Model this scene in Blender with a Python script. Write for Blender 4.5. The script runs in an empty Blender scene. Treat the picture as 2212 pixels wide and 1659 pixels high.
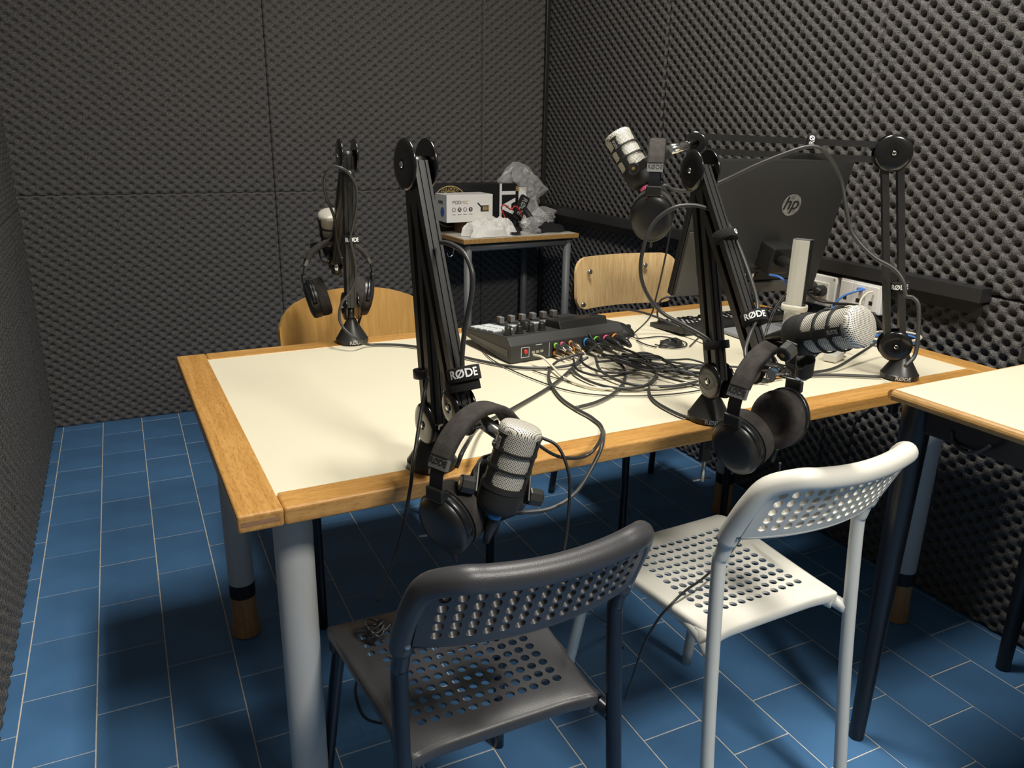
import bpy, bmesh, math, random
from mathutils import Vector, Matrix, Euler
random.seed(7)
S = bpy.context.scene
COL = S.collection

# ---------------------------------------------------------------- camera
cam_data = bpy.data.cameras.new('camera')
cam = bpy.data.objects.new('camera', cam_data)
COL.objects.link(cam)
S.camera = cam
cam_data.sensor_fit = 'HORIZONTAL'
cam_data.sensor_width = 36.0
cam_data.lens = 36.0 * 1711.76 / 2212.0
cam_data.clip_start = 0.02
YAW, PITCH, ROLL = 0.4543, 0.3127, 0.0190
fwd = Vector((math.sin(YAW) * math.cos(PITCH), math.cos(YAW) * math.cos(PITCH), -math.sin(PITCH)))
rgt = Vector((math.cos(YAW), -math.sin(YAW), 0))
upv = rgt.cross(fwd)
r2 = math.cos(ROLL) * rgt + math.sin(ROLL) * upv
u2 = -math.sin(ROLL) * rgt + math.cos(ROLL) * upv
cam.matrix_world = Matrix(((r2.x, u2.x, -fwd.x, 0), (r2.y, u2.y, -fwd.y, 0), (r2.z, u2.z, -fwd.z, 1.2386), (0, 0, 0, 1)))

# ---------------------------------------------------------------- world and light
wd = bpy.data.worlds.new('world'); S.world = wd
wd.use_nodes = True
wd.node_tree.nodes['Background'].inputs[0].default_value = (0.9, 0.93, 1.0, 1)
wd.node_tree.nodes['Background'].inputs[1].default_value = 0.02
S.view_settings.view_transform = 'Standard'
S.view_settings.look = 'None'
S.view_settings.gamma = 1.0
S.view_settings.use_curve_mapping = False
S.view_settings.exposure = 0.0
CEIL = 3.0
LAMPS = [((0.92, 1.32), 54.0, .24, .70), ((1.05, -0.95), 85.0, .60, .60)]      # ceiling lamps: place, power, size
for (lx, ly), pw, lsx, lsy in LAMPS:
    ld = bpy.data.lights.new('lamp_light', 'AREA')
    ld.shape = 'RECTANGLE'; ld.size = lsx; ld.size_y = lsy; ld.energy = pw; ld.color = (1.0, 0.955, 0.87)
    lo = bpy.data.objects.new('lamp_light', ld); COL.objects.link(lo)
    lo.location = (lx, ly, CEIL - 0.075)

# ---------------------------------------------------------------- helpers
class MB:
    def __init__(s): s.v = []; s.f = []; s.sm = []
    def add(s, vs, fs, smooth=False):
        o = len(s.v); s.v += [Vector(v) for v in vs]
        for f in fs: s.f.append([i + o for i in f]); s.sm.append(smooth)
        return s
    def box(s, c, d, R=None):
        hx, hy, hz = d[0] / 2, d[1] / 2, d[2] / 2
        vs = [Vector((x * hx, y * hy, z * hz)) for z in (-1, 1) for y in (-1, 1) for x in (-1, 1)]
        if R is not None: vs = [R @ v for v in vs]
        vs = [v + Vector(c) for v in vs]
        return s.add(vs, [(0, 2, 3, 1), (4, 5, 7, 6), (0, 1, 5, 4), (2, 6, 7, 3), (0, 4, 6, 2), (1, 3, 7, 5)])
    def tube(s, pts, r, n=8, cap=True, closed=False, smooth=True, flat=None, up=None):
        pts = [Vector(p) for p in pts]; m = len(pts)
        rs = r if isinstance(r, (list, tuple)) else [r] * m
        rings = []; prev = None
        for i in range(m):
            a = pts[i - 1] if (i > 0 or closed) else pts[i]
            b = pts[(i + 1) % m] if (i < m - 1 or closed) else pts[i]
            t = (b - a)
            t = t.normalized() if t.length > 1e-9 else Vector((0, 0, 1))
            if prev is None:
                h = Vector(up) if up is not None else (Vector((0, 0, 1)) if abs(t.z) < .9 else Vector((1, 0, 0)))
                nrm = (h - t * h.dot(t)).normalized()
            else:
                nrm = prev - t * prev.dot(t)
                nrm = nrm.normalized() if nrm.length > 1e-6 else prev
            prev = nrm; bn = t.cross(nrm)
            fx = flat if flat else (1, 1)
            rings.append([pts[i] + nrm * (math.cos(2 * math.pi * (k + .5) / n) * rs[i] * fx[0]) + bn * (math.sin(2 * math.pi * (k + .5) / n) * rs[i] * fx[1]) for k in range(n)])
        vs = [v for R_ in rings for v in R_]; fs = []
        for i in range(m if closed else m - 1):
            j = (i + 1) % m
            for k in range(n):
                k2 = (k + 1) % n
                fs.append((i * n + k, i * n + k2, j * n + k2, j * n + k))
        s.add(vs, fs, smooth)
        if cap and not closed:
            o = len(s.v) - len(vs)
            s.f.append([o + k for k in range(n)][::-1]); s.sm.append(False)
            s.f.append([o + (m - 1) * n + k for k in range(n)]); s.sm.append(False)
        return s
    def lathe(s, prof, n=24, M=None, smooth=True, cap=True):
        vs = []
        for (r, z) in prof:
            for k in range(n):
                a = 2 * math.pi * k / n
                vs.append(Vector((r * math.cos(a), r * math.sin(a), z)))
        if M is not None: vs = [M @ v for v in vs]
        fs = []
        for i in range(len(prof) - 1):
            for k in range(n):
                k2 = (k + 1) % n
                fs.append((i * n + k, i * n + k2, (i + 1) * n + k2, (i + 1) * n + k))
        o = len(s.v); s.add(vs, fs, smooth)
        if cap:
            s.f.append([o + k for k in range(n)][::-1]); s.sm.append(False)
            s.f.append([o + (len(prof) - 1) * n + k for k in range(n)]); s.sm.append(False)
        return s
    def prism(s, poly, z0, z1, M=None):
        n = len(poly)
        vs = [Vector((x, y, z0)) for x, y in poly] + [Vector((x, y, z1)) for x, y in poly]
        if M is not None: vs = [M @ v for v in vs]
        fs = [list(range(n))[::-1], list(range(n, 2 * n))] + [(k, (k + 1) % n, n + (k + 1) % n, n + k) for k in range(n)]
        return s.add(vs, fs)
    def grid(s, fn, nu, nv, smooth=True):
        vs = [fn(i / nu, j / nv) for j in range(nv + 1) for i in range(nu + 1)]
        w = nu + 1
        return s.add(vs, [(j * w + i, j * w + i + 1, (j + 1) * w + i + 1, (j + 1) * w + i) for j in range(nv) for i in range(nu)], smooth)
    def xf(s, M):
        s.v = [M @ v for v in s.v]; return s
    def mesh(s, name, sharp=None):
        me = bpy.data.meshes.new(name)
        me.from_pydata([tuple(v) for v in s.v], [], s.f)
        me.polygons.foreach_set('use_smooth', s.sm)
        me.update()
        bm = bmesh.new(); bm.from_mesh(me)
        bmesh.ops.recalc_face_normals(bm, faces=bm.faces[:])
        bm.to_mesh(me); bm.free()
        if sharp: me.set_sharp_from_angle(angle=math.radians(sharp))
        return me
    def build(s, name, mat, parent=None, bevel=0, seg=2, solid=0, sharp=None, off=-1):
        me = s.mesh(name, sharp)
        return mk(name, me, mat, parent, bevel, seg, solid, off)

def mk(name, me, mat, parent=None, bevel=0, seg=2, solid=0, off=-1):
    if mat is not None and not me.materials: me.materials.append(mat)
    o = bpy.data.objects.new(name, me); COL.objects.link(o)
    if parent is not None: o.parent = parent
    if solid:
        m = o.modifiers.new('solid', 'SOLIDIFY'); m.thickness = solid; m.offset = off
        m = o.modifiers.new('crisp', 'EDGE_SPLIT'); m.split_angle = math.radians(50)
    if bevel:
        m = o.modifiers.new('bevel', 'BEVEL'); m.width = bevel; m.segments = seg; m.limit_method = 'ANGLE'; m.angle_limit = math.radians(40)
    return o
def tag(o, label, cat, group=None):
    o['label'] = label; o['category'] = cat
    if group: o['group'] = group
    return o
def thing(name, label, cat, loc=(0, 0, 0), rz=0.0, M=None, group=None):
    o = bpy.data.objects.new(name, None); COL.objects.link(o); o.empty_display_size = .05
    if M is not None: o.matrix_world = M
    else:
        o.location = loc; o.rotation_euler = (0, 0, rz)
    return tag(o, label, cat, group)
def struct(o):
    o['kind'] = 'structure'; return o
def frame(o, X=None, Y=None, Z=None):
    """matrix with origin o; give two axes, first exact"""
    if X is not None and Z is not None:
        z = Vector(Z).normalized(); x = Vector(X); x = (x - z * x.dot(z)).normalized(); y = z.cross(x)
    elif Y is not None and Z is not None:
        z = Vector(Z).normalized(); y = Vector(Y); y = (y - z * y.dot(z)).normalized(); x = y.cross(z)
    else:
        x = Vector(X).normalized(); y = Vector(Y); y = (y - x * y.dot(x)).normalized(); z = x.cross(y)
    return Matrix(((x.x, y.x, z.x, o[0]), (x.y, y.y, z.y, o[1]), (x.z, y.z, z.z, o[2]), (0, 0, 0, 1)))
def spline(pts, n=8, closed=False):
    P = [Vector(p) for p in pts]; out = []; m = len(P)
    if m < 3 and not closed: return P
    for i in range(m if closed else m - 1):
        p0 = P[i - 1] if (i > 0 or closed) else P[0] * 2 - P[1]
        p1 = P[i]; p2 = P[(i + 1) % m]
        p3 = P[(i + 2) % m] if (i + 2 < m or closed) else P[-1] * 2 - P[-2]
        for k in range(n):
            t = k / n
            out.append(.5 * ((2 * p1) + (-p0 + p2) * t + (2 * p0 - 5 * p1 + 4 * p2 - p3) * t * t + (-p0 + 3 * p1 - 3 * p2 + p3) * t ** 3))
    if not closed: out.append(P[-1])
    return out
def round_rect(w, h, r, n=5):
    pts = []
    for cx, cy, a0 in ((w / 2 - r, h / 2 - r, 0), (-w / 2 + r, h / 2 - r, 90), (-w / 2 + r, -h / 2 + r, 180), (w / 2 - r, -h / 2 + r, 270)):
        for k in range(n + 1):
            a = math.radians(a0 + 90 * k / n); pts.append((cx + r * math.cos(a), cy + r * math.sin(a)))
    return pts
_TX = {}
def text_mesh(txt, size, extrude=.0003, bold=0.0):
    key = (txt, size, extrude, bold)
    if key in _TX: return _TX[key]
    c = bpy.data.curves.new('lettering', 'FONT'); c.body = txt; c.size = size; c.extrude = extrude; c.offset = bold
    c.align_x = 'CENTER'; c.align_y = 'CENTER'; c.resolution_u = 3
    o = bpy.data.objects.new('lettering_source', c); COL.objects.link(o)
    dg = bpy.context.evaluated_depsgraph_get(); dg.update()
    me = bpy.data.meshes.new_from_object(o.evaluated_get(dg))
    bpy.data.objects.remove(o); bpy.data.curves.remove(c)
    _TX[key] = me
    return me
def text(txt, size, M, mat, parent, bold=0.0, name='lettering', sx=1.0):
    me = text_mesh(txt, size, .0003, bold).copy()
    me.transform(M @ Matrix.Diagonal((sx, 1, 1, 1)))
    me.materials.clear()
    return mk(name, me, mat, parent)

# ---------------------------------------------------------------- materials
def mat(name, col, rough=.5, metal=0.0, bump=0.0, bscale=200.0, var=0.0, vscale=30.0, coat=0.0, spec=.5, emit=None, trans=0.0, alpha=1.0):
    m = bpy.data.materials.new(name); m.use_nodes = True
    nt = m.node_tree; b = nt.nodes['Principled BSDF']
    b.inputs['Base Color'].default_value = (*col, 1)
    b.inputs['Roughness'].default_value = rough
    b.inputs['Metallic'].default_value = metal
    b.inputs['Specular IOR Level'].default_value = spec
    if coat: b.inputs['Coat Weight'].default_value = coat; b.inputs['Coat Roughness'].default_value = .2
    if trans: b.inputs['Transmission Weight'].default_value = trans; b.inputs['IOR'].default_value = 1.2
    if alpha < 1: b.inputs['Alpha'].default_value = alpha
    if emit: b.inputs['Emission Color'].default_value = (*emit[0], 1); b.inputs['Emission Strength'].default_value = emit[1]
    tc = nt.nodes.new('ShaderNodeTexCoord')
    if var:
        n = nt.nodes.new('ShaderNodeTexNoise'); n.inputs['Scale'].default_value = vscale; n.inputs['Detail'].default_value = 4
        nt.links.new(tc.outputs['Object'], n.inputs['Vector'])
        r = nt.nodes.new('ShaderNodeValToRGB')
        r.color_ramp.elements[0].position = .3; r.color_ramp.elements[1].position = .7
        r.color_ramp.elements[0].color = (*[c * (1 - var) for c in col], 1); r.color_ramp.elements[1].color = (*[min(1, c * (1 + var)) for c in col], 1)
        nt.links.new(n.outputs['Fac'], r.inputs['Fac']); nt.links.new(r.outputs['Color'], b.inputs['Base Color'])
    if bump:
        n2 = nt.nodes.new('ShaderNodeTexNoise'); n2.inputs['Scale'].default_value = bscale; n2.inputs['Detail'].default_value = 3
        nt.links.new(tc.outputs['Object'], n2.inputs['Vector'])
        bp = nt.nodes.new('ShaderNodeBump'); bp.inputs['Strength'].default_value = bump; bp.inputs['Distance'].default_value = .002
        nt.links.new(n2.outputs['Fac'], bp.inputs['Height']); nt.links.new(bp.outputs['Normal'], b.inputs['Normal'])
    return m
def wood(name, c0, c1, axis='X', scale=14.0, rough=.42, fleck=True, coat=0.2):
    m = bpy.data.materials.new(name); m.use_nodes = True
    nt = m.node_tree; b = nt.nodes['Principled BSDF']; L = nt.links.new
    tc = nt.nodes.new('ShaderNodeTexCoord'); mp = nt.nodes.new('ShaderNodeMapping')
    sc = {'X': (.06, 1, 1), 'Y': (1, .06, 1), 'Z': (1, 1, .06)}[axis]
    mp.inputs['Scale'].default_value = sc
    L(tc.outputs['Object'], mp.inputs['Vector'])
    n = nt.nodes.new('ShaderNodeTexNoise'); n.inputs['Scale'].default_value = scale * 6; n.inputs['Detail'].default_value = 6; n.inputs['Distortion'].default_value = .4
    L(mp.outputs['Vector'], n.inputs['Vector'])
    r = nt.nodes.new('ShaderNodeValToRGB'); r.color_ramp.elements[0].position = .32; r.color_ramp.elements[1].position = .68
    r.color_ramp.elements[0].color = (*c0, 1); r.color_ramp.elements[1].color = (*c1, 1)
    L(n.outputs['Fac'], r.inputs['Fac'])
    out = r.outputs['Color']
    if fleck:
        mp2 = nt.nodes.new('ShaderNodeMapping'); mp2.inputs['Scale'].default_value = {'X': (.15, 1, 1), 'Y': (1, .15, 1), 'Z': (1, 1, .15)}[axis]
        L(tc.outputs['Object'], mp2.inputs['Vector'])
        v = nt.nodes.new('ShaderNodeTexNoise'); v.inputs['Scale'].default_value = 420; v.inputs['Detail'].default_value = 2
        L(mp2.outputs['Vector'], v.inputs['Vector'])
        mx = nt.nodes.new('ShaderNodeMix'); mx.data_type = 'RGBA'; mx.blend_type = 'MULTIPLY'
        rr = nt.nodes.new('ShaderNodeValToRGB'); rr.color_ramp.elements[0].position = .34; rr.color_ramp.elements[1].position = .5
        rr.color_ramp.elements[0].color = (.74, .68, .6, 1); rr.color_ramp.elements[1].color = (1, 1, 1, 1)
        L(v.outputs['Fac'], rr.inputs['Fac'])
        mx.inputs[0].default_value = .8
        L(out, mx.inputs[6]); L(rr.outputs['Color'], mx.inputs[7]); out = mx.outputs[2]
    L(out, b.inputs['Base Color'])
    b.inputs['Roughness'].default_value = rough
    b.inputs['Coat Weight'].default_value = coat; b.inputs['Coat Roughness'].default_value = .25
    return m
def foam_mat(name, col):
    m = bpy.data.materials.new(name); m.use_nodes = True
    nt = m.node_tree; b = nt.nodes['Principled BSDF']; L = nt.links.new
    tc = nt.nodes.new('ShaderNodeTexCoord')
    n = nt.nodes.new('ShaderNodeTexNoise'); n.inputs['Scale'].default_value = 330; n.inputs['Detail'].default_value = 3
    L(tc.outputs['Object'], n.inputs['Vector'])
    r = nt.nodes.new('ShaderNodeValToRGB')
    r.color_ramp.elements[0].position = .35; r.color_ramp.elements[1].position = .72
    r.color_ramp.elements[0].color = (*[c * .45 for c in col], 1); r.color_ramp.elements[1].color = (*[c * 2.1 for c in col], 1)
    L(n.outputs['Fac'], r.inputs['Fac']); L(r.outputs['Color'], b.inputs['Base Color'])
    bp = nt.nodes.new('ShaderNodeBump'); bp.inputs['Strength'].default_value = .9; bp.inputs['Distance'].default_value = .003
    L(n.outputs['Fac'], bp.inputs['Height']); L(bp.outputs['Normal'], b.inputs['Normal'])
    b.inputs['Roughness'].default_value = .62; b.inputs['Specular IOR Level'].default_value = .45
    return m
def mesh_grille(name):
    """fine woven wire: bright wire, dark gaps"""
    m = bpy.data.materials.new(name); m.use_nodes = True
    nt = m.node_tree; b = nt.nodes['Principled BSDF']; L = nt.links.new
    uv = nt.nodes.new('ShaderNodeUVMap')
    mp = nt.nodes.new('ShaderNodeMapping'); mp.inputs['Rotation'].default_value = (0, 0, math.radians(45))
    L(uv.outputs['UV'], mp.inputs['Vector'])
    ch = nt.nodes.new('ShaderNodeTexVoronoi'); ch.inputs['Scale'].default_value = 1.0; ch.inputs['Randomness'].default_value = 0.0
    L(mp.outputs['Vector'], ch.inputs['Vector'])
    r = nt.nodes.new('ShaderNodeValToRGB')
    r.color_ramp.elements[0].position = .22; r.color_ramp.elements[0].color = (.03, .027, .022, 1)
    r.color_ramp.elements[1].position = .40; r.color_ramp.elements[1].color = (.86, .82, .72, 1)
    L(ch.outputs['Distance'], r.inputs['Fac']); L(r.outputs['Color'], b.inputs['Base Color'])
    bp = nt.nodes.new('ShaderNodeBump'); bp.inputs['Strength'].default_value = .8; bp.inputs['Distance'].default_value = .0008
    L(ch.outputs['Distance'], bp.inputs['Height']); L(bp.outputs['Normal'], b.inputs['Normal'])
    b.inputs['Roughness'].default_value = .35; b.inputs['Metallic'].default_value = .25
    return m

M_ = {}
M_['foam'] = foam_mat('foam', (.084, .080, .077))
M_['tile'] = mat('tile', (.072, .186, .370), .38, var=.14, vscale=5, bump=.12, bscale=90)
M_['grout'] = mat('grout', (.66, .61, .53), .9, var=.15, vscale=60)
M_['ceiling'] = mat('ceiling', (.55, .54, .50), .9)
M_['laminate'] = mat('laminate', (.77, .715, .545), .38, var=.02, vscale=3)
M_['beech_x'] = wood('beech_x', (.46, .23, .055), (.62, .34, .10), 'X')
M_['beech_y'] = wood('beech_y', (.46, .23, .055), (.62, .34, .10), 'Y')
M_['beech_edge'] = wood('beech_edge', (.36, .20, .06), (.50, .30, .11), 'Y')
M_['foot_wood'] = wood('foot_wood', (.40, .20, .07), (.52, .29, .12), 'Z')
M_['plug_wood'] = wood('plug_wood', (.28, .15, .07), (.38, .21, .10), 'X')
M_['ply'] = wood('ply', (.54, .29, .075), (.66, .385, .12), 'Z', scale=16, fleck=False, coat=.35, rough=.35)
M_['ply_light'] = wood('ply_light', (.62, .41, .18), (.80, .58, .30), 'Z', scale=22, fleck=False, coat=.2)
M_['grey_paint'] = mat('grey_paint', (.50, .51, .50), .42, bump=.1, bscale=500)
M_['dgrey_paint'] = mat('dgrey_paint', (.16, .165, .17), .45)
M_['black_ring'] = mat('black_ring', (.008, .008, .01), .35)
M_['black_metal'] = mat('black_metal', (.010, .011, .014), .30)
M_['black_gloss'] = mat('black_gloss', (.012, .012, .012), .16, coat=.3)
M_['black_satin'] = mat('black_satin', (.020, .020, .019), .36)
M_['arm_black'] = mat('arm_black', (.026, .026, .025), .33)
M_['black_matte'] = mat('black_matte', (.018, .018, .018), .6, bump=.15, bscale=900)
M_['black_cloth'] = mat('black_cloth', (.010, .010, .010), .95, bump=.6, bscale=700)
M_['suede'] = mat('suede', (.035, .030, .027), .9, bump=.3, bscale=500, var=.3, vscale=80)
M_['rubber'] = mat('rubber', (.022, .022, .022), .42)
M_['rubber_grey'] = mat('rubber_grey', (.045, .045, .044), .40)
M_['navy'] = mat('navy', (.009, .013, .023), .32)
M_['chair_dark'] = mat('chair_dark', (.048, .048, .052), .40, bump=.12, bscale=600)
M_['chair_white'] = mat('chair_white', (.76, .74, .66), .38)
M_['chair_wtube'] = mat('chair_wtube', (.66, .67, .63), .35)
M_['chrome'] = mat('chrome', (.85, .84, .80), .12, metal=1.0)
M_['steel'] = mat('steel', (.55, .55, .54), .28, metal=1.0)
M_['brass'] = mat('brass', (.75, .48, .15), .3, metal=.8)
M_['white_plastic'] = mat('white_plastic', (.80, .80, .77), .4)
M_['ivory'] = mat('ivory', (.76, .73, .62), .42)
M_['white_print'] = mat('white_print', (.85, .85, .83), .6)
M_['grey_print'] = mat('grey_print', (.30, .30, .30), .6)
M_['dark_print'] = mat('dark_print', (.02, .02, .02), .6)
M_['gold_print'] = mat('gold_print', (.50, .36, .14), .45)
M_['silver'] = mat('silver', (.70, .69, .62), .34, metal=.12)
M_['base_grey'] = mat('base_grey', (.26, .27, .28), .42)
M_['monitor'] = mat('monitor', (.036, .036, .035), .5, bump=.1, bscale=800)
M_['monitor_light'] = mat('monitor_light', (.10, .097, .088), .5, bump=.1, bscale=800)
M_['trunking'] = mat('trunking', (.022, .022, .023), .45)
M_['grille'] = mesh_grille('grille')
M_['white_cable'] = mat('white_cable', (.70, .66, .52), .42)
M_['blue_cable'] = mat('blue_cable', (.07, .20, .58), .4)
M_['ring_blue'] = mat('ring_blue', (.05, .33, .75), .4)
M_['ring_green'] = mat('ring_green', (.30, .70, .08), .4)
M_['ring_pink'] = mat('ring_pink', (.85, .12, .30), .4)
M_['ring_orange'] = mat('ring_orange', (.85, .30, .04), .4)
M_['red'] = mat('red', (.55, .04, .03), .45)
M_['pad'] = mat('pad', (.62, .66, .66), .35)
M_['knob_grey'] = mat('knob_grey', (.20, .20, .20), .35)
M_['paper'] = mat('paper', (.80, .79, .75), .6)
M_['card'] = mat('card', (.86, .84, .80), .5)
M_['brown_card'] = mat('brown_card', (.16, .085, .04), .8)
M_['box_black'] = mat('box_black', (.012, .013, .014), .4)
M_['lens'] = mat('lens', (.04, .04, .04), .12)
def film_mat():
    m = mat('clear_film', (.9, .9, .9), .22, spec=.8)
    b = m.node_tree.nodes['Principled BSDF']; nt = m.node_tree
    tr = nt.nodes.new('ShaderNodeBsdfTransparent'); mx = nt.nodes.new('ShaderNodeMixShader')
    mx.inputs[0].default_value = .24
    nt.links.new(tr.outputs[0], mx.inputs[1]); nt.links.new(b.outputs[0], mx.inputs[2])
    nt.links.new(mx.outputs[0], nt.nodes['Material Output'].inputs['Surface'])
    return m
M_['film'] = film_mat()
M_['lamp_glow'] = mat('lamp_glow', (.9, .9, .88), .5, emit=((1, .95, .86), 6.0))

# ---------------------------------------------------------------- structure
XL, XR, YB, YF = -0.395, 1.965, 3.665, -1.60       # plaster behind the foam
# floor: a grout bed carrying single tiles
TW, TL = 0.15, 0.2248
FX0, FY0 = -0.3301, 3.3551
fl = struct(MB().box(((XL + XR) / 2, (YB + YF) / 2, -.0514), (XR - XL + .2, YB - YF + .2, .1)).build('floor', M_['grout']))
def tile_mesh():
    w, l, g = TW / 2 - .0014, TL / 2 - .0014, .0008
    b = MB()
    vs = [(-w, -l, -.006), (w, -l, -.006), (w, l, -.006), (-w, l, -.006), (-w, -l, -.0012), (w, -l, -.0012), (w, l, -.0012), (-w, l, -.0012),
          (-w + g, -l + g, 0), (w - g, -l + g, 0), (w - g, l - g, 0), (-w + g, l - g, 0)]
    fs = [(8, 9, 10, 11)] + [(4 + k, 4 + (k + 1) % 4, 8 + (k + 1) % 4, 8 + k) for k in range(4)] + [(k, (k + 1) % 4, 4 + (k + 1) % 4, 4 + k) for k in range(4)]
    me = b.add(vs, fs).mesh('tile'); me.materials.append(M_['tile']); return me
TM = tile_mesh()
extra = MB()
for i in range(-1, 16):
    for j in range(-2, 22):
        cy = FY0 - (j - (.5 if i % 2 else 0)) * TL - TL / 2
        cx = FX0 + i * TW + TW / 2
        if cy > YB + .1 or cy < YF: continue
        if cy > .52:
            o = bpy.data.objects.new('tile', TM); COL.objects.link(o); o.parent = fl
            o.location = (cx, cy, random.uniform(-.0004, .0004))
            o.rotation_euler = (random.uniform(-.0015, .0015), random.uniform(-.0015, .0015), 0)
        else:
            extra.add([v.co + Vector((cx, cy, 0)) for v in TM.vertices], [tuple(p.vertices) for p in TM.polygons])
eo = extra.build('tile', M_['tile'], fl); eo['kind'] = 'stuff'
# ceiling with two lamps
struct(MB().box(((XL + XR) / 2, (YB + YF) / 2, CEIL + .05), (XR - XL + .2, YB - YF + .2, .1)).build('ceiling', M_['ceiling']))
for n, ((lx, ly), pw, lsx, lsy) in enumerate(LAMPS):
    t = thing('ceiling_lamp', ['slim white ceiling lamp above the conference table', 'slim white ceiling lamp near the room entrance'][n], 'lamp', (lx, ly, CEIL), group='ceiling lamps')
    MB().box((0, 0, -.03), (lsx + .06, lsy + .06, .06)).build('housing', M_['white_plastic'], t, .006)
    MB().box((0, 0, -.064), (lsx, lsy, .008)).build('diffuser', M_['lamp_glow'], t, .002)

# foam walls: egg-crate panels
PU, PV, DEP = 0.0490, 0.0375, 0.025
_PAN = {}
def foam_panel(w, h, dep=DEP):
    key = (round(w, 3), round(h, 3), dep)
    if key in _PAN: return _PAN[key]
    nu, nv = max(2, round(w / PU * 8)), max(2, round(h / PV * 8))
    def fn(a, b):
        u, v = a * w, b * h
        c = math.cos(2 * math.pi * u / PU) * math.cos(2 * math.pi * v / PV)
        hgt = 1 - ((1 - c) / 2) ** 3.0
        e = min(u, w - u, v, h - v)
        if e < .004: hgt *= .55 + .45 * e / .004
        return Vector((u, v, (.012 + DEP - dep) + dep * hgt))
    b = MB().grid(fn, nu, nv)
    W_ = nu + 1
    def edge(idx):
        o = len(b.v)
        base = [Vector((b.v[i].x, b.v[i].y, 0)) for i in idx]
        b.v += base
        for k in range(len(idx) - 1):
            b.f.append([idx[k], idx[k + 1], o + k + 1, o + k]); b.sm.append(False)
    edge([i for i in range(W_)]); edge([nv * W_ + i for i in range(W_)])
    edge([j * W_ for j in range(nv + 1)]); edge([j * W_ + nu for j in range(nv + 1)])
    me = bpy.data.meshes.new('foam_panel'); me.from_pydata([tuple(v) for v in b.v], [], b.f)
    me.polygons.foreach_set('use_smooth', b.sm); me.update(); me.materials.append(M_['foam'])
    _PAN[key] = me
    return me
def cuts(lo, hi, known, step):
    a = [known]
    while a[0] - step > lo + .02: a.insert(0, a[0] - step)
    while a[-1] + step < hi - .02: a.append(a[-1] + step)
    a = [lo] + [x for x in a if lo + .02 < x < hi - .02] + [hi]
    return a
def foam_wall(name, origin, U, ulen, ucuts, vcuts, N, dep=DEP):
    """origin = floor corner on the plaster; U along the wall, N into the room"""
    U = Vector(U); N = Vector(N)
    c = Vector(origin) + U * ulen / 2 - N * .05
    w = struct(MB().box(c + Vector((0, 0, CEIL / 2)), (abs(U.x) * ulen + abs(N.x) * .1, abs(U.y) * ulen + abs(N.y) * .1, CEIL)).build(name, M_['trunking']))
    for a, b_ in zip(ucuts, ucuts[1:]):
        for v0, v1 in zip(vcuts, vcuts[1:]):
            me = foam_panel(b_ - a - .0015, v1 - v0 - .0015, dep)
            o = bpy.data.objects.new('foam_panel', me); COL.objects.link(o); o.parent = w
            P = Vector(origin) + U * a + Vector((0, 0, v0 + .001))
            up = Vector((0, 0, 1)); x = U; 
            if U.cross(up).dot(N) < 0:
                P = Vector(origin) + U * b_ + Vector((0, 0, v0 + .001)); x = -U
            o.matrix_world = frame(P, X=x, Y=up)
    return w
# right wall: runs along y; seams measured at y = 2.67 and 1.69, horizontal seam at .86
foam_wall('wall_right', (XR, YF, 0), (0, 1, 0), YB - YF, [c - YF for c in cuts(YF, YB - .034, 1.69, .98)], [0, .86, 1.835, CEIL], (-1, 0, 0))
foam_wall('wall_back', (XL, YB, 0), (1, 0, 0), XR - XL, [c - XL for c in cuts(XL, XR, .61, .98)], [0, .955, 1.93, CEIL], (0, -1, 0), .015)
foam_wall('wall_left', (XL, YF, 0), (0, 1, 0), YB - YF, [c - YF for c in cuts(YF, YB - .034, 2.35, .98)], [0, .90, 1.875, CEIL], (1, 0, 0))
foam_wall('wall_front', (XL, YF, 0), (1, 0, 0), XR - XL, [c - XL for c in cuts(XL + .034, XR - .034, .61, .98)], [0, .90, 1.875, CEIL], (0, 1, 0))
# black corner strip
tr = struct(MB().box((XR - .044, YB - .044, CEIL / 2), (.022, .022, CEIL - .002)).build('trim_1', M_['black_satin'], None, .003))
# cable trunking rail along the right wall
t2 = struct(MB().box((1.910, (1.235 + 3.60) / 2, .8625), (.042, 3.60 - 1.235, .037)).build('trim_2', M_['trunking'], None, .002))
MB().box((1.925, (1.25 + 3.60) / 2, .826), (.012, 3.60 - 1.25, .036)).build('back_plate', M_['black_matte'], t2)

# ---------------------------------------------------------------- conference table
HT = .72
TX, TY, TR = .0927, 1.0477, .0223
TLX, TLY, TTH = 1.7206, .8816, .028
tb = thing('conference_table', 'large conference table with cream laminate top and wide beech border', 'table', (TX, TY, 0), TR)
MB().box((TLX / 2, TLY / 2, HT - TTH / 2 - .0006), (TLX - .10, TLY - .10, TTH - .002)).build('top_panel', M_['laminate'], tb)
for nm, c, d, m in (('front_rail', (TLX / 2 + .0, .029, HT - TTH / 2), (TLX - .128, .058, TTH), 'beech_x'),
                    ('back_rail', (TLX / 2, TLY - .029, HT - TTH / 2), (TLX - .128, .058, TTH), 'beech_x'),
                    ('side_rail', (.032, TLY / 2, HT - TTH / 2), (.064, TLY, TTH), 'beech_y'),
                    ('side_rail', (TLX - .032, TLY / 2, HT - TTH / 2), (.064, TLY, TTH), 'beech_y')):
    MB().box(c, d).build(nm, M_[m], tb, .0045, 3)
MB().box((.031, .0004, HT - .0145), (.054, .0012, .0075)).build('corner_spline', M_['plug_wood'], tb)
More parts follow.
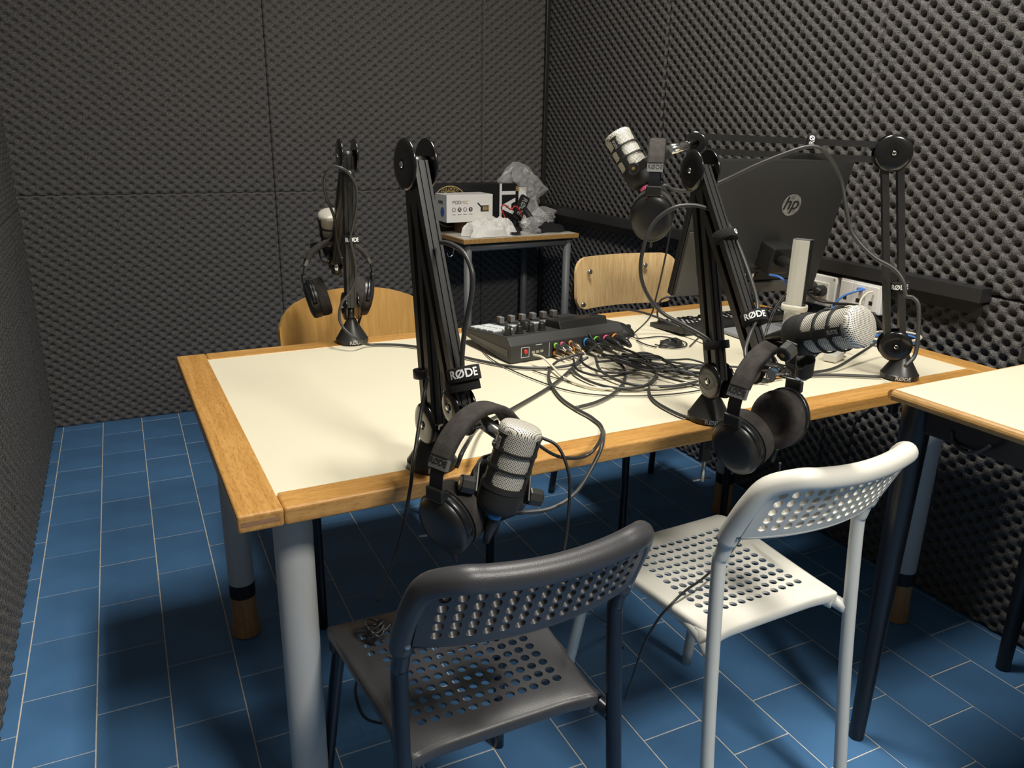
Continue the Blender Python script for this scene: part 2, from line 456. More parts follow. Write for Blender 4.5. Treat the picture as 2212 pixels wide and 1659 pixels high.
for (lx, ly) in ((.095, .115), (TLX - .062, .118), (.085, TLY - .085), (TLX - .062, TLY - .075)):
    lg = MB().lathe([(.031, .148), (.031, HT - TTH - .001)], 28).build('leg', M_['grey_paint'], tb, sharp=40)
    lg.location = (lx, ly, 0)
    rg = MB().lathe([(.0312, .112), (.0312, .149)], 28).build('collar', M_['black_ring'], lg, sharp=40)
    ft = MB().lathe([(.031, 0), (.0345, .003), (.0335, .02), (.030, .07), (.0305, .112)], 28).build('foot', M_['foot_wood'], lg, sharp=40)

# ---------------------------------------------------------------- second desk
DZ = .785
DX, DY = 1.262, .962
DW, DL = .585, 1.25
dk = thing('side_desk', 'cream topped school desk with rounded wood edge and black tapered legs', 'desk', (DX, DY, 0), .03)
MB().box((DW / 2, -DL / 2, DZ - .011), (DW - .012, DL - .012, .0218)).build('top_panel', M_['laminate'], dk)
def half_round(p0, p1, out):
    p0 = Vector(p0); p1 = Vector(p1); out = Vector(out); b = MB(); n = 8
    vs = []
    for q in (p0, p1):
        for k in range(n + 1):
            a = -math.pi / 2 + math.pi * k / n
            vs.append(q + out * (.011 * math.cos(a)) + Vector((0, 0, .0109 * math.sin(a))))
    fs = [(k, k + 1, n + 2 + k, n + 1 + k) for k in range(n)] + [tuple(range(n + 1)), tuple(range(n + 1, 2 * n + 2))[::-1], (0, n, 2 * n + 1, n + 1)]
    return b.add(vs, fs)
half_round((.006, -.006, DZ - .011), (.006, -DL + .006, DZ - .011), (-1, 0, 0)).build('edge_band', M_['beech_edge'], dk)
half_round((.0, -.006, DZ - .011), (DW - .006, -.006, DZ - .011), (0, 1, 0)).build('edge_band', M_['beech_x'], dk)
half_round((.0, -DL + .006, DZ - .011), (DW - .006, -DL + .006, DZ - .011), (0, -1, 0)).build('edge_band', M_['beech_x'], dk)
half_round((DW - .006, -.006, DZ - .011), (DW - .006, -DL + .006, DZ - .011), (1, 0, 0)).build('edge_band', M_['beech_edge'], dk)
for c, d in (((.034, -DL / 2, DZ - .047), (.020, DL - .12, .05)), ((DW - .034, -DL / 2, DZ - .047), (.020, DL - .12, .05)),
             ((DW / 2, -.05, DZ - .047), (DW - .10, .02, .05)), ((DW / 2, -DL + .05, DZ - .047), (DW - .10, .02, .05))):
    MB().box(c, d).build('apron_bar', M_['black_metal'], dk, .004)
for (lx, ly, sx, sy) in ((.033, -.040, -1, 1), (DW - .036, -.040, 1, 1), (.033, -DL + .04, -1, -1), (DW - .036, -DL + .04, 1, -1)):
    MB().tube([(lx, ly, DZ - .023), (lx, ly, DZ - .08), (lx, ly + sy * .003, .0)], [.027, .027, .0155], 20).build('leg', M_['black_metal'], dk, sharp=50)
# dark device lying on the desk
dv = MB().box((0, 0, .0165), (.20, .24, .033)).build('desk_device', M_['trunking'], None, .003)
dv.location = (1.76, .855, DZ + .0005); dv.rotation_euler = (0, 0, -.15)
tag(dv, 'flat dark grey device box lying on the cream side desk', 'device')

# ---------------------------------------------------------------- small table in the corner
BZ = .785
bt = thing('corner_table', 'small laminate table with grey tubular legs in the foam corner', 'table', (1.295, 3.135, 0), math.radians(4.5))
BW, BD = .575, .44
MB().box((BW / 2, BD / 2, BZ - .011), (BW, BD, .022)).build('top_panel', mat('corner_laminate', (.62, .60, .54), .4), bt, .003)
for c, d, m in (((BW / 2, -.0045, BZ - .0115), (BW + .018, .009, .021), 'beech_edge'), ((-.0045, BD / 2, BZ - .0115), (.009, BD, .021), 'beech_edge'),
                ((BW + .0045, BD / 2, BZ - .0115), (.009, BD, .021), 'beech_edge'), ((BW / 2, BD + .0045, BZ - .0115), (BW + .018, .009, .021), 'beech_edge')):
    MB().box(c, d).build('edge_band', M_[m], bt, .003)
for lx in (.03, BW - .03):
    for ly in (.03, BD - .03):
        MB().tube([(lx, ly, 0), (lx, ly, BZ - .023)], .0175, 16).build('leg', M_['dgrey_paint'], bt)
for a, b_ in (((.03, .03), (BW - .03, .03)), ((.03, .03), (.03, BD - .03)), ((BW - .03, .03), (BW - .03, BD - .03)), ((.03, BD - .03), (BW - .03, BD - .03))):
    MB().tube([(a[0], a[1], BZ - .044), (b_[0], b_[1], BZ - .044)], .0155, 14).build('apron_bar', M_['dgrey_paint'], bt)
MB().tube(spline([(-.005, .09, BZ - .03), (-.012, .09, BZ - .075), (-.03, .09, BZ - .085), (-.04, .09, BZ - .07)]), .0025, 8).build('bag_hook', M_['steel'], bt)

# ---------------------------------------------------------------- perforated shell chairs
def perforated(xe, ye, holes, r, fn, seg=4):
    """plate from cell edges; holes = set of (i,j) cells; fn maps plane point to 3d"""
    idx = {}; b = MB()
    def vid(x, y):
        k = (round(x, 6), round(y, 6))
        if k not in idx:
            idx[k] = len(b.v); b.v.append(Vector(fn(x, y)))
        return idx[k]
    for i in range(len(xe) - 1):
        for j in range(len(ye) - 1):
            x0, x1, y0, y1 = xe[i], xe[i + 1], ye[j], ye[j + 1]
            per = [(x0 + (x1 - x0) * k / seg, y0) for k in range(seg)] + [(x1, y0 + (y1 - y0) * k / seg) for k in range(seg)] + \
                  [(x1 - (x1 - x0) * k / seg, y1) for k in range(seg)] + [(x0, y1 - (y1 - y0) * k / seg) for k in range(seg)]
            P = [vid(*q) for q in per]
            if (i, j) in holes:
                cx, cy = (x0 + x1) / 2, (y0 + y1) / 2
                H = []
                for (x, y) in per:
                    d = math.hypot(x - cx, y - cy); H.append(vid(cx + (x - cx) / d * r, cy + (y - cy) / d * r))
                for k in range(len(P)):
                    k2 = (k + 1) % len(P)
                    b.f.append([P[k], P[k2], H[k2], H[k]]); b.sm.append(True)
            else:
                for a in range(seg):
                    for c in range(seg):
                        X = [x0 + (x1 - x0) * q / seg for q in (a, a + 1)]; Y = [y0 + (y1 - y0) * q / seg for q in (c, c + 1)]
                        b.f.append([vid(X[0], Y[0]), vid(X[1], Y[0]), vid(X[1], Y[1]), vid(X[0], Y[1])]); b.sm.append(True)
    return b
def shell_chair(label, loc, rz, shell, tube_m, group):
    t = thing('shell_chair', label, 'chair', loc, rz, group=group)
    t.scale = (.935, 1, 1)
    R = .0122
    for s in (-1, 1):
        MB().tube(spline([(s * .182, -.045, 0), (s * .176, -.012, .30), (s * .172, .008, .56), (s * .171, .005, .608), (s * .169, -.010, .650)], 6), R, 16).build('leg', tube_m, t)
        MB().tube(spline([(s * .197, .425, 0), (s * .176, .385, .25), (s * .163, .358, .39), (s * .158, .33, .424), (s * .156, .28, .429), (s * .150, .12, .428), (s * .156, .05, .425), (s * .171, .003, .415)], 6), R, 16).build('leg', tube_m, t)
    # seat
    px, py = .0212, .0222
    def hw(y): return .150 + .030 * min(1, max(0, (y - .03) / .32))
    xs = [k * px for k in range(-7, 8)]
    XE = [-1.0] + xs + [1.0]
    ys = [.0640 + k * py for k in range(12)]
    YE = [.030, .048] + ys + [.332, .356]
    holes = set()
    for j in range(11):
        for i in range(14):
            if 1 <= i <= 12 or j >= 8: holes.add((i + 1, j + 2))
    def seat_pt(x, y):
        w = hw(y)
        if x <= -.9: x = -w
        elif x >= .9: x = w
        elif x < -.1485: x = -.1485 - (w - .1485) * (-.1485 - x) / (1 - .1485)
        elif x > .1485: x = .1485 + (w - .1485) * (x - .1485) / (1 - .1485)
        z = .4475 - .010 * (1 - (x / .18) ** 2) * (1 - ((y - .19) / .19) ** 2)
        yy = y
        if y < .064:
            k = (.064 - y) / .034
            z -= .004 * k * k * (1 - (x / .15) ** 4) * 1.5
            yy = y - .010 * k * max(0, (abs(x) - .09) / .06) ** 2 + .006 * k * (1 - (x / .15) ** 2)
        if y > .31: z -= .010 * ((y - .31) / .046) ** 2
        return (x, yy, z)
    b = perforated(XE, YE, holes, .0076, seat_pt)
    # rolled rim around the outside
    ring = []
    n = 26
    for k in range(n): ring.append(seat_pt(-1.0 if k == 0 else (-.15 + .30 * k / n), .030))
    for k in range(n): ring.append(seat_pt(1.0, .030 + .326 * k / n))
    for k in range(n): ring.append(seat_pt(1.0 if k == 0 else (.18 - .36 * k / n), .356))
    for k in range(n): ring.append(seat_pt(-1.0, .356 - .326 * k / n))
    so = b.build('seat', shell, t, solid=.0045, sharp=35)
    rim = MB()
    m = len(ring); prof = [(0, 0), (.005, -.0015), (.0075, -.006), (.0075, -.017), (.004, -.022)]
    vs = []
    for k in range(m):
        p0 = Vector(ring[k]); a = Vector(ring[k - 1]); c = Vector(ring[(k + 1) % m])
        tg = (c - a); tg.z = 0; tg.normalize(); out = Vector((tg.y, -tg.x, 0))
        for (o_, z_) in prof: vs.append(p0 + out * o_ + Vector((0, 0, z_)))
    q = len(prof)
    fs = [(k * q + i, ((k + 1) % m) * q + i, ((k + 1) % m) * q + i + 1, k * q + i + 1) for k in range(m) for i in range(q - 1)]
    rim.add(vs, fs, True)
    rim.build('seat_rim', shell, t, solid=.003)
    for s in (-1, 1):
        MB().tube(spline([(s * .141, .072, .4255), (s * .149, .045, .4265), (s * .159, .022, .4225)], 5), [.0195] * 1 + [.0188] * 4 + [.0172] * 5 + [.0160], 16).build('seat_sleeve', shell, t)
        MB().tube(spline([(s * .158, .336, .425), (s * .163, .360, .410), (s * .164, .366, .388)], 5), .0165, 16).build('seat_sleeve', shell, t)
    # backrest
    def back_pt(x, z):
        lean = -.010 - .064 * (z - .63) / .14
        bow = .034 * (1 - (x / .17) ** 2)
        return (x, lean - bow, z)
    bx, bz = .0214, .0168
    xe = [-.164] + [k * bx for k in range(-7, 8)] + [.164]
    ze = [.648, .658] + [.662 + k * bz for k in range(6)] + [.752]
    hs = {(i + 1, j + 2) for i in range(14) for j in range(5)}
    perforated(xe, ze, hs, .0071, back_pt).build('backrest', shell, t, solid=.009, sharp=35, off=0)
    MB().tube([back_pt(-.164 + .328 * k / 16, .649) for k in range(17)], .0055, 8).build('back_lip', shell, t)
    side = [(-.1708, .000, .632), (-.170, -.012, .662), (-.1665, -.036, .710), (-.156, -.058, .746)]
    path = side + [back_pt(-.126 + .252 * k / 8, .764 - .004 * math.sin(math.pi * k / 8)) for k in range(9)] + [(-x, y, z) for x, y, z in side[::-1]]
    MB().tube(spline(path, 5), .0168, 18).build('back_rim', shell, t)
    for s in (-1, 1):
        sc = MB().lathe([(.0048, -.002), (.0048, .0012), (.003, .002)], 12).build('screw', M_['steel'], t)
        sc.matrix_local = frame((s * .1705, -.0235, .650), X=(1, 0, 0), Z=(0, -1, .2))
    return t
shell_chair('dark grey plastic chair with perforated seat and backrest and navy legs', (.404, .797, 0), .015, M_['chair_dark'], M_['navy'], 'perforated plastic chairs at the table')
shell_chair('white plastic chair with perforated seat and backrest', (.947, .848, 0), .040, M_['chair_white'], M_['chair_wtube'], 'perforated plastic chairs at the table')

# ---------------------------------------------------------------- wooden chairs behind the table
def wood_chair(label, cx, yf, yr, w_f, w_r, back, ply, ybk, bolts):
    t = thing('plywood_chair', label, 'chair', (cx, yr, 0), group='wooden chairs behind the table')
    f = yf - yr; yb = ybk - yr
    outline, zc = back
    for s in (-1, 1):
        MB().tube(spline([(s * w_r / 2, 0, 0), (s * (w_r / 2 - .012), -.03, .25), (s * (w_r / 2 - .02), yb + .028, .46), (s * (w_r / 2 - .035), yb + .040, zc - .01)], 6), .0115, 12).build('leg', M_['black_metal'], t)
        MB().tube(spline([(s * w_f / 2, f, 0), (s * w_f / 2, f + .005, .38), (s * (w_f / 2 - .01), f + .03, .43), (s * (w_f / 2 - .02), f + .12, .435), (s * (w_r / 2 - .02), yb - .02, .425)], 6), .0115, 12).build('leg', M_['black_metal'], t)
    # seat ply
    def sp(a, b_):
        x = (a - .5) * (w_f - .03); y = f + .02 + (yb - f - .03) * b_
        return Vector((x, y, .452 - .012 * (1 - (2 * a - 1) ** 2) * (1 - (2 * b_ - 1) ** 2) - .012 * max(0, .15 - b_) / .15))
    MB().grid(sp, 14, 12).build('seat', ply, t, solid=.011)
    # backrest: outline prism bent about z
    n = len(outline); b = MB()
    half = max(abs(x) for x, z in outline)
    def bend(x, z, k): return Vector((x, yb - k + .045 * (1 - (x / half) ** 2) + .10 * (z - zc) * .9, z))
    NU, NV = 18, 10
    zmin = min(z for x, z in outline); zmax = max(z for x, z in outline)
    def span(x):
        zs = []
        for k in range(n):
            (x0, z0), (x1, z1) = outline[k], outline[(k + 1) % n]
            if (x0 - x) * (x1 - x) <= 0 and abs(x1 - x0) > 1e-9:
                zs.append(z0 + (z1 - z0) * (x - x0) / (x1 - x0))
        return (min(zs), max(zs)) if zs else (zc, zc)
    xsn = [half * math.sin(math.pi * (k / NU - .5)) * .9995 for k in range(NU + 1)]
    b.grid(lambda a, c: (lambda x, s_: bend(x, s_[0] + (s_[1] - s_[0]) * c, 0))(xsn[round(a * NU)], span(xsn[round(a * NU)])), NU, NV)
    b.build('backrest', ply, t, bevel=0, solid=.010, sharp=50)
    for (x, z) in bolts:
        P = bend(x, z, .0112)
        o = MB().lathe([(.0085, -.001), (.0085, .002), (.005, .0035)], 14).build('bolt', M_['steel'], t)
        o.matrix_local = frame(P, X=(1, 0, 0), Z=(0, -1, .1))
    return t
arch = [(-.205, .56), (.205, .56)]
arch += [(.222, .64), (.222, .69), (.205, .732), (.165, .760), (.10, .779), (.04, .785), (-.04, .785), (-.10, .779), (-.165, .760), (-.205, .732), (-.222, .69), (-.222, .64)]
wood_chair('plywood chair with wide arched honey coloured backrest', .578, 1.785, 2.27, .47, .44, (arch, .68), M_['ply'], 2.21, [])
rr = [(x, z + .762) for x, z in round_rect(.392, .168, .045)]
wood_chair('plywood chair with pale rectangular bolted backrest beside the monitor', 1.480, 1.825, 2.255, .40, .43, (rr, .762), M_['ply_light'], 2.17, [(-.14, .80), (.085, .806), (-.172, .698), (.172, .698)])

# ---------------------------------------------------------------- microphone boom arms
def bar(p0, p1, side, w, d, name, m, parent):
    """grooved square bar between two points; side = normal of the arm plane"""
    p0 = Vector(p0); p1 = Vector(p1); ax = p1 - p0
    F = frame(p0, X=side, Z=ax)
    hw, hd, g = d / 2, w / 2, .0022
    sec = [(-hw, -hd), (-hw * .62, -hd), (-hw * .62, -hd + g), (-hw * .30, -hd + g), (-hw * .30, -hd), (hw * .30, -hd), (hw * .30, -hd + g), (hw * .62, -hd + g), (hw * .62, -hd), (hw, -hd),
           (hw, hd), (hw * .62, hd), (hw * .62, hd - g), (hw * .30, hd - g), (hw * .30, hd), (-hw * .30, hd), (-hw * .30, hd - g), (-hw * .62, hd - g), (-hw * .62, hd), (-hw, hd)]
    return MB().prism(sec, 0, ax.length, F).build(name, m, parent)
def disc(c, n, r, off, parent, th=.007):
    """pair of domed joint discs with chrome bolts"""
    n = Vector(n)
    for s in (-1, 1):
        F = frame(Vector(c) + n * (s * off), X=(n.cross(Vector((0, 0, 1))) + Vector((0, 0, 1e-4))), Z=n * s)
        d = MB().lathe([(r * .98, 0), (r, .0015), (r * .97, th * .55), (r * .80, th * .85), (r * .5, th), (.008, th * .92), (.0075, th * .7)], 32, F).build('joint_disc', M_['black_gloss'], parent, sharp=60)
        MB().lathe([(.0052, th * .7), (.0052, th * 1.15), (.003, th * 1.35)], 10, F).build('bolt', M_['chrome'], d)
def tie(c, ax, r, h, parent, txt=None, face=None, m='black_cloth', size=.011, tail=None):
    """hook-and-loop cable tie around c with axis ax; lettering on the side facing `face`"""
    ax = Vector(ax).normalized(); face = Vector(face or (0, -1, 0))
    F = frame(c, X=ax.cross(face), Z=ax)          # local -y faces `face`
    o = MB().lathe([(r, -h / 2), (r + .0006, -h / 2 + .001), (r + .0006, h / 2 - .001), (r, h / 2)], 20, F).build('cable_tie', M_[m], parent)
    if txt:
        me = text_mesh(txt, size, .0002, .0004).copy()
        for v in me.vertices:
            a = v.co.x / (r + .001); zz = v.co.y
            q = Vector((math.sin(a) * (r + .0012 + v.co.z), -math.cos(a) * (r + .0012 + v.co.z), zz))
            v.co = F @ q
        me.materials.clear()
        mk('lettering', me, M_['white_print'], o)
    return o
def boom(label, B, d, J, T, E, gap=.030, base_text=True, flip=1, screw=True):
    B = Vector((B[0], B[1], HT)); J = Vector(J); T = Vector(T); E = Vector(E)
    t = thing('boom_arm', label, 'microphone arm', B, group='table clamped microphone boom arms')
    J = J - B; T = T - B; E = E - B
    d3 = Vector((d[0], d[1], 0)).normalized(); n = d3.cross(Vector((0, 0, 1))).normalized()
    ba = MB().lathe([(.0385, .0006), (.040, .002), (.040, .011), (.038, .013), (.0125, .056), (.0115, .060)], 36).build('base', M_['black_satin'], t, sharp=35)
    if base_text:
        me = text_mesh('RØDE', .0125, .0002, .0003).copy()
        for v in me.vertices:
            a = v.co.x / .0405; v.co = Vector((math.sin(a) * .0405 - 0, -math.cos(a) * .0405, .0065 + v.co.y * .9))
        rot = Matrix.Rotation(math.atan2(-B.x, B.y) * 1.0 + flip * .25, 4, 'Z')
        me.transform(rot); me.materials.clear(); mk('lettering', me, M_['white_print'], ba)
    # clamp under the table edge
    cl = MB().box((0, 0, -TTH - .030), (.022, .012, .055)).build('clamp', M_['black_satin'], t, .002)
    cl.location = (0, .0, 0)
    MB().box((0, -.0, -TTH - .004), (.04, .03, .006)).build('pad', M_['rubber'], cl, .001)
    if screw: MB().tube([(0, 0, -TTH - .05), (0, 0, -TTH - .10)], .004, 10).build('clamp_screw', M_['steel'], cl)
    if screw: MB().tube([(-.024, 0, -TTH - .095), (.024, .006, -TTH - .100)], .0022, 8).build('handle', M_['steel'], cl)
    Jm = J.copy()
    MB().tube([(0, 0, .055), (J.x * .4, J.y * .4, .058 + (J.z - .058) * .4), (J.x, J.y, J.z)], .0085, 14).build('post', M_['black_satin'], t)
    disc(J, n, .0345, .0135, t); disc(T, n, .0375, .0155, t)
    def pair(P, Q, nm, shift):
        ax = (Q - P).normalized(); q = n.cross(ax).normalized()
        for s in (-1, 1):
            bar(P + q * (s * gap / 2 + shift), Q + q * (s * gap / 2 + shift), n, .013, .023, nm, M_['arm_black'], t)
    pair(J, T, 'lower_bar', 0); pair(T, E, 'upper_bar', 0)
    disc(E, n, .026, .0125, t, .006)
    MB().tube([T - n * .014, T + n * .014], .012, 14).build('hinge_pin', M_['black_satin'], t)
    return t, B, J, T, E, d3, n
ARM_A = boom('black folding boom arm clamped beside the arched wooden chair', (.482, 1.905), (.046, 1), (.482, 1.907, .812), (.480, 1.867, 1.172), (.490, 2.077, .899), .022)
ARM_B = boom('black folding boom arm clamped to the table edge behind the dark grey chair', (.401, 1.108), (.106, -.994), (.402, 1.100, .796), (.397, 1.150, 1.185), (.411, 1.017, .850), .024)
ARM_C = boom('black folding boom arm clamped to the table edge in front of the monitor', (.955, 1.104), (-.09, -.99), (.954, 1.091, .800), (.964, 1.205, 1.170), (.943, .971, .859), .024)
ARM_D = boom('black boom arm with horizontal upper half clamped at the side desk corner', (1.531, 1.152), (-.77, .64), (1.515, 1.165, .794), (1.463, 1.208, 1.203), (1.154, 1.465, 1.213), .030, screw=False)
def head_mount(arm, P, axis, lab=None):
    """chrome tilting thread mount from the arm end to point P"""
    t, B, J, T, E, d3, n = arm
    P = Vector(P) - B
    MB().tube([E, E + (P - E) * .55, P], [.016, .011, .0105], 14).build('head_joint', M_['chrome'], t)
    k = E + (P - E) * .6
    MB().tube([k - n * .018, k + n * .024], .004, 10).build('wing_screw', M_['chrome'], t)
    w = MB().lathe([(.010, -.0025), (.012, 0), (.010, .0025)], 14, frame(k + n * .028, X=(0, 0, 1), Z=d3)).build('wing_nut', M_['chrome'], t)
def rel(arm, P): return Vector(P) - arm[1]

# ---------------------------------------------------------------- microphones
def cage():
    """slotted black body sleeve"""
    b = MB(); na = 60; R0 = .0312
    zs = [-.006, .002, .0045, .0075, .0185, .0215, .024, .0275, .030, .033, .044, .047, .0495, .053, .0555, .0585, .0695, .0725, .075]
    win = [(1, 6), (7, 12), (13, 18)]
    def solid(k, j):
        a = (k % (na // 3)); A = na // 3
        for lo, hi in win:
            if lo <= j < hi:
                if j in (lo, hi - 1): return a < 5 or a >= A - 1
                if j in (lo + 1, hi - 2): return a < 4
                return a < 4
        return True
    idx = {}
    def vid(k, j):
        k %= na
        if (k, j) not in idx:
            a = 2 * math.pi * k / na; r = R0 + (.0010 if j in (0, 6, 7, 12, 13, 18) else 0)
            idx[(k, j)] = len(b.v); b.v.append(Vector((r * math.cos(a), r * math.sin(a), zs[j])))
        return idx[(k, j)]
    for j in range(len(zs) - 1):
        for k in range(na):
            if solid(k, j): b.f.append([vid(k, j), vid(k + 1, j), vid(k + 1, j + 1), vid(k, j + 1)]); b.sm.append(True)
    return b.mesh('body_sleeve', 40)
CAGE = cage()
def grille_mesh():
    b = MB(); n = 48
    prof = [(.0288, -.004), (.0288, .068), (.0300, .0735), (.0300, .0775), (.0293, .0825), (.0265, .0862), (.019, .0882), (.009, .0890), (.0005, .0892)]
    b.lathe(prof, n, cap=False)
    me = b.mesh('grille', None)
    uv = me.uv_layers.new(name='UVMap')
    # planar-ish uv: side = arc length, top = xy, in wire pitches
    pitch = .0025
    for p in me.polygons:
        cs = [me.vertices[i].co for i in p.vertices]; c = sum(cs, Vector()) / len(cs)
        top = c.z > .079
        a0 = math.atan2(c.y, c.x)
        for li in p.loop_indices:
            v = me.vertices[me.loops[li].vertex_index].co
            if top: uv.data[li].uv = (v.x / pitch, v.y / pitch)
            else:
                a = math.atan2(v.y, v.x)
                while a - a0 > math.pi: a -= 2 * math.pi
                while a - a0 < -math.pi: a += 2 * math.pi
                uv.data[li].uv = (a * .0295 / pitch, v.z / pitch)
    return me
GRILLE = grille_mesh()
for me_, m_ in ((CAGE, 'black_matte'), (GRILLE, 'grille')):
    me_.materials.append(M_[m_])
def microphone(label, P, Zax, Xax, yoke, ring, plug_dir=(0, 0, -1), spin=0.0):
    """P = pivot point, Zax = towards the grille, Xax = pivot axis, yoke = local direction (y,z) of the bracket"""
    t = thing('microphone', label, 'microphone', M=frame(P, X=Xax, Z=Zax), group='podcast microphones on boom arms')
    sl = mk('body_sleeve', CAGE, None, t, solid=.0022); sl.rotation_euler = (0, 0, spin)
    gr = mk('grille', GRILLE, None, t)
    MB().lathe([(.012, -.0405), (.024, -.0395), (.0285, -.036), (.0305, -.030), (.0312, -.022), (.0312, -.005)], 40).build('body', M_['black_matte'], t, sharp=50)
    text('RØDE', .0095, frame((math.sin(spin + .147) * 0, 0, 0), X=(1, 0, 0), Z=(0, 0, 1)), M_['grey_print'], t) if 0 else None
    # brand print on one of the solid strips, reading along the body
    me = text_mesh('RØDE', .0085, .0002, .0003).copy()
    ang0 = spin + 2 * math.pi * 2.0 / 60
    for v in me.vertices:
        a = ang0 + v.co.x / .0335 if 0 else ang0 - v.co.y / .0335
        zz = .064 + v.co.x * 0 + 0
        q = v.co.x
        v.co = Vector((math.cos(a) * (.0327 + v.co.z), math.sin(a) * (.0327 + v.co.z), .060 + q * .8))
    me.materials.clear(); mk('lettering', me, M_['grey_print'], t)
    y = Vector((0, yoke[0], yoke[1])).normalized()
    w = Vector((1, 0, 0)).cross(y)
    for s in (-1, 1):
        k = MB().lathe([(.0125, .0), (.0130, .002), (.0130, .018), (.011, .020)], 8, frame((s * .0405, 0, -.012), X=(0, 1, 0), Z=(s, 0, 0)), smooth=False).build('yoke_knob', M_['black_satin'], t)
        MB().lathe([(.0035, .0195), (.0035, .0206)], 10, frame((s * .0405, 0, -.012), X=(0, 1, 0), Z=(s, 0, 0))).build('knob_cap', M_['brass'], k)
    off = Vector((0, 0, -.012))
    path = [Vector((-.0385, 0, 0)) - y * .010, Vector((-.0385, 0, 0)) + y * .028, Vector((-.0335, 0, 0)) + y * .041, Vector((-.021, 0, 0)) + y * .0475, Vector((0, 0, 0)) + y * .048]
    path = path + [Vector((-p.x, p.y, p.z)) for p in path[:-1][::-1]]
    b = MB(); n = len(path); vs = []
    for p in path:
        q = p + off
        i = path.index(p)
        a = path[max(0, i - 1)]; c = path[min(n - 1, i + 1)]
        tg = (c - a).normalized(); nr = tg.cross(w).normalized()
        for (du, dv) in ((-.009, -.0016), (.009, -.0016), (.009, .0016), (-.009, .0016)): vs.append(q + w * du + nr * dv)
    fs = []
    for i in range(n - 1):
        for k in range(4): fs.append((i * 4 + k, i * 4 + (k + 1) % 4, (i + 1) * 4 + (k + 1) % 4, (i + 1) * 4 + k))
    fs += [(0, 1, 2, 3), ((n - 1) * 4 + 3, (n - 1) * 4 + 2, (n - 1) * 4 + 1, (n - 1) * 4)]
    b.add(vs, fs).build('yoke', M_['black_satin'], t, .0008)
    MB().tube([off + y * .047, off + y * .050, off + y * .078], [.0145, .0145, .0125], 20).build('thread_sleeve', M_['black_matte'], t, sharp=50)
    pl = MB().tube([(0, -.004, -.038), (0, -.004, -.056), (0, -.004, -.072), (0, -.004, -.090)], [.0095, .0095, .0075, .0045], 16).build('plug', M_['black_satin'], t)
    MB().lathe([(.0098, -.051), (.0098, -.044)], 18).build('colour_ring', M_[ring], pl).location = (0, -.004, 0)
    mw = t.matrix_world.copy() if 0 else frame(P, X=Xax, Z=Zax)
    return t, mw @ (off + y * .078), mw @ Vector((0, -.004, -.090))
MIC_B = microphone('podcast microphone pointing up over the dark grey chair', (0.4294,0.8994,0.7730), Vector((0.4531,0.8913,0.8576)) - Vector((0.4179,0.8979,0.7373)), Vector((0.4618,0.8860,0.7784)) - Vector((0.3775,0.9041,0.7841)), (.62, .78), 'ring_blue', spin=-2.91)
MIC_C = microphone('podcast microphone lying sideways in front of the silver monitor stand', (0.8918,0.8228,0.9599), Vector((0.8951,0.7433,0.9889)) - Vector((0.8889,0.8591,0.9473)), Vector((0.8403,0.7908,0.9475)) - Vector((0.8874,0.8273,0.9592)), (.9, -.55), 'ring_green', spin=-.56)
MIC_D = microphone('podcast microphone tilted towards the corner on the horizontal arm', (1.0024,1.4689,1.1602), Vector((0.9781,1.5110,1.2265)) - Vector((1.0128,1.4474,1.1288)), Vector((0.9484,1.4096,1.1772)) - Vector((1.0022,1.4693,1.1660)), (1.0, .10), 'ring_pink', spin=-.56)
MIC_A = microphone('podcast microphone standing upright behind the folded arm near the arched chair', (0.4928,2.1000,0.9439), Vector((0.4758,2.0600,1.0111)) - Vector((0.4948,2.1000,0.9121)), (1, -.25, 0), (-.75, -.66), 'ring_orange', spin=-2.9)
head_mount(ARM_B, MIC_B[1], None); head_mount(ARM_C, MIC_C[1], None); head_mount(ARM_D, MIC_D[1], None); head_mount(ARM_A, MIC_A[1], None)

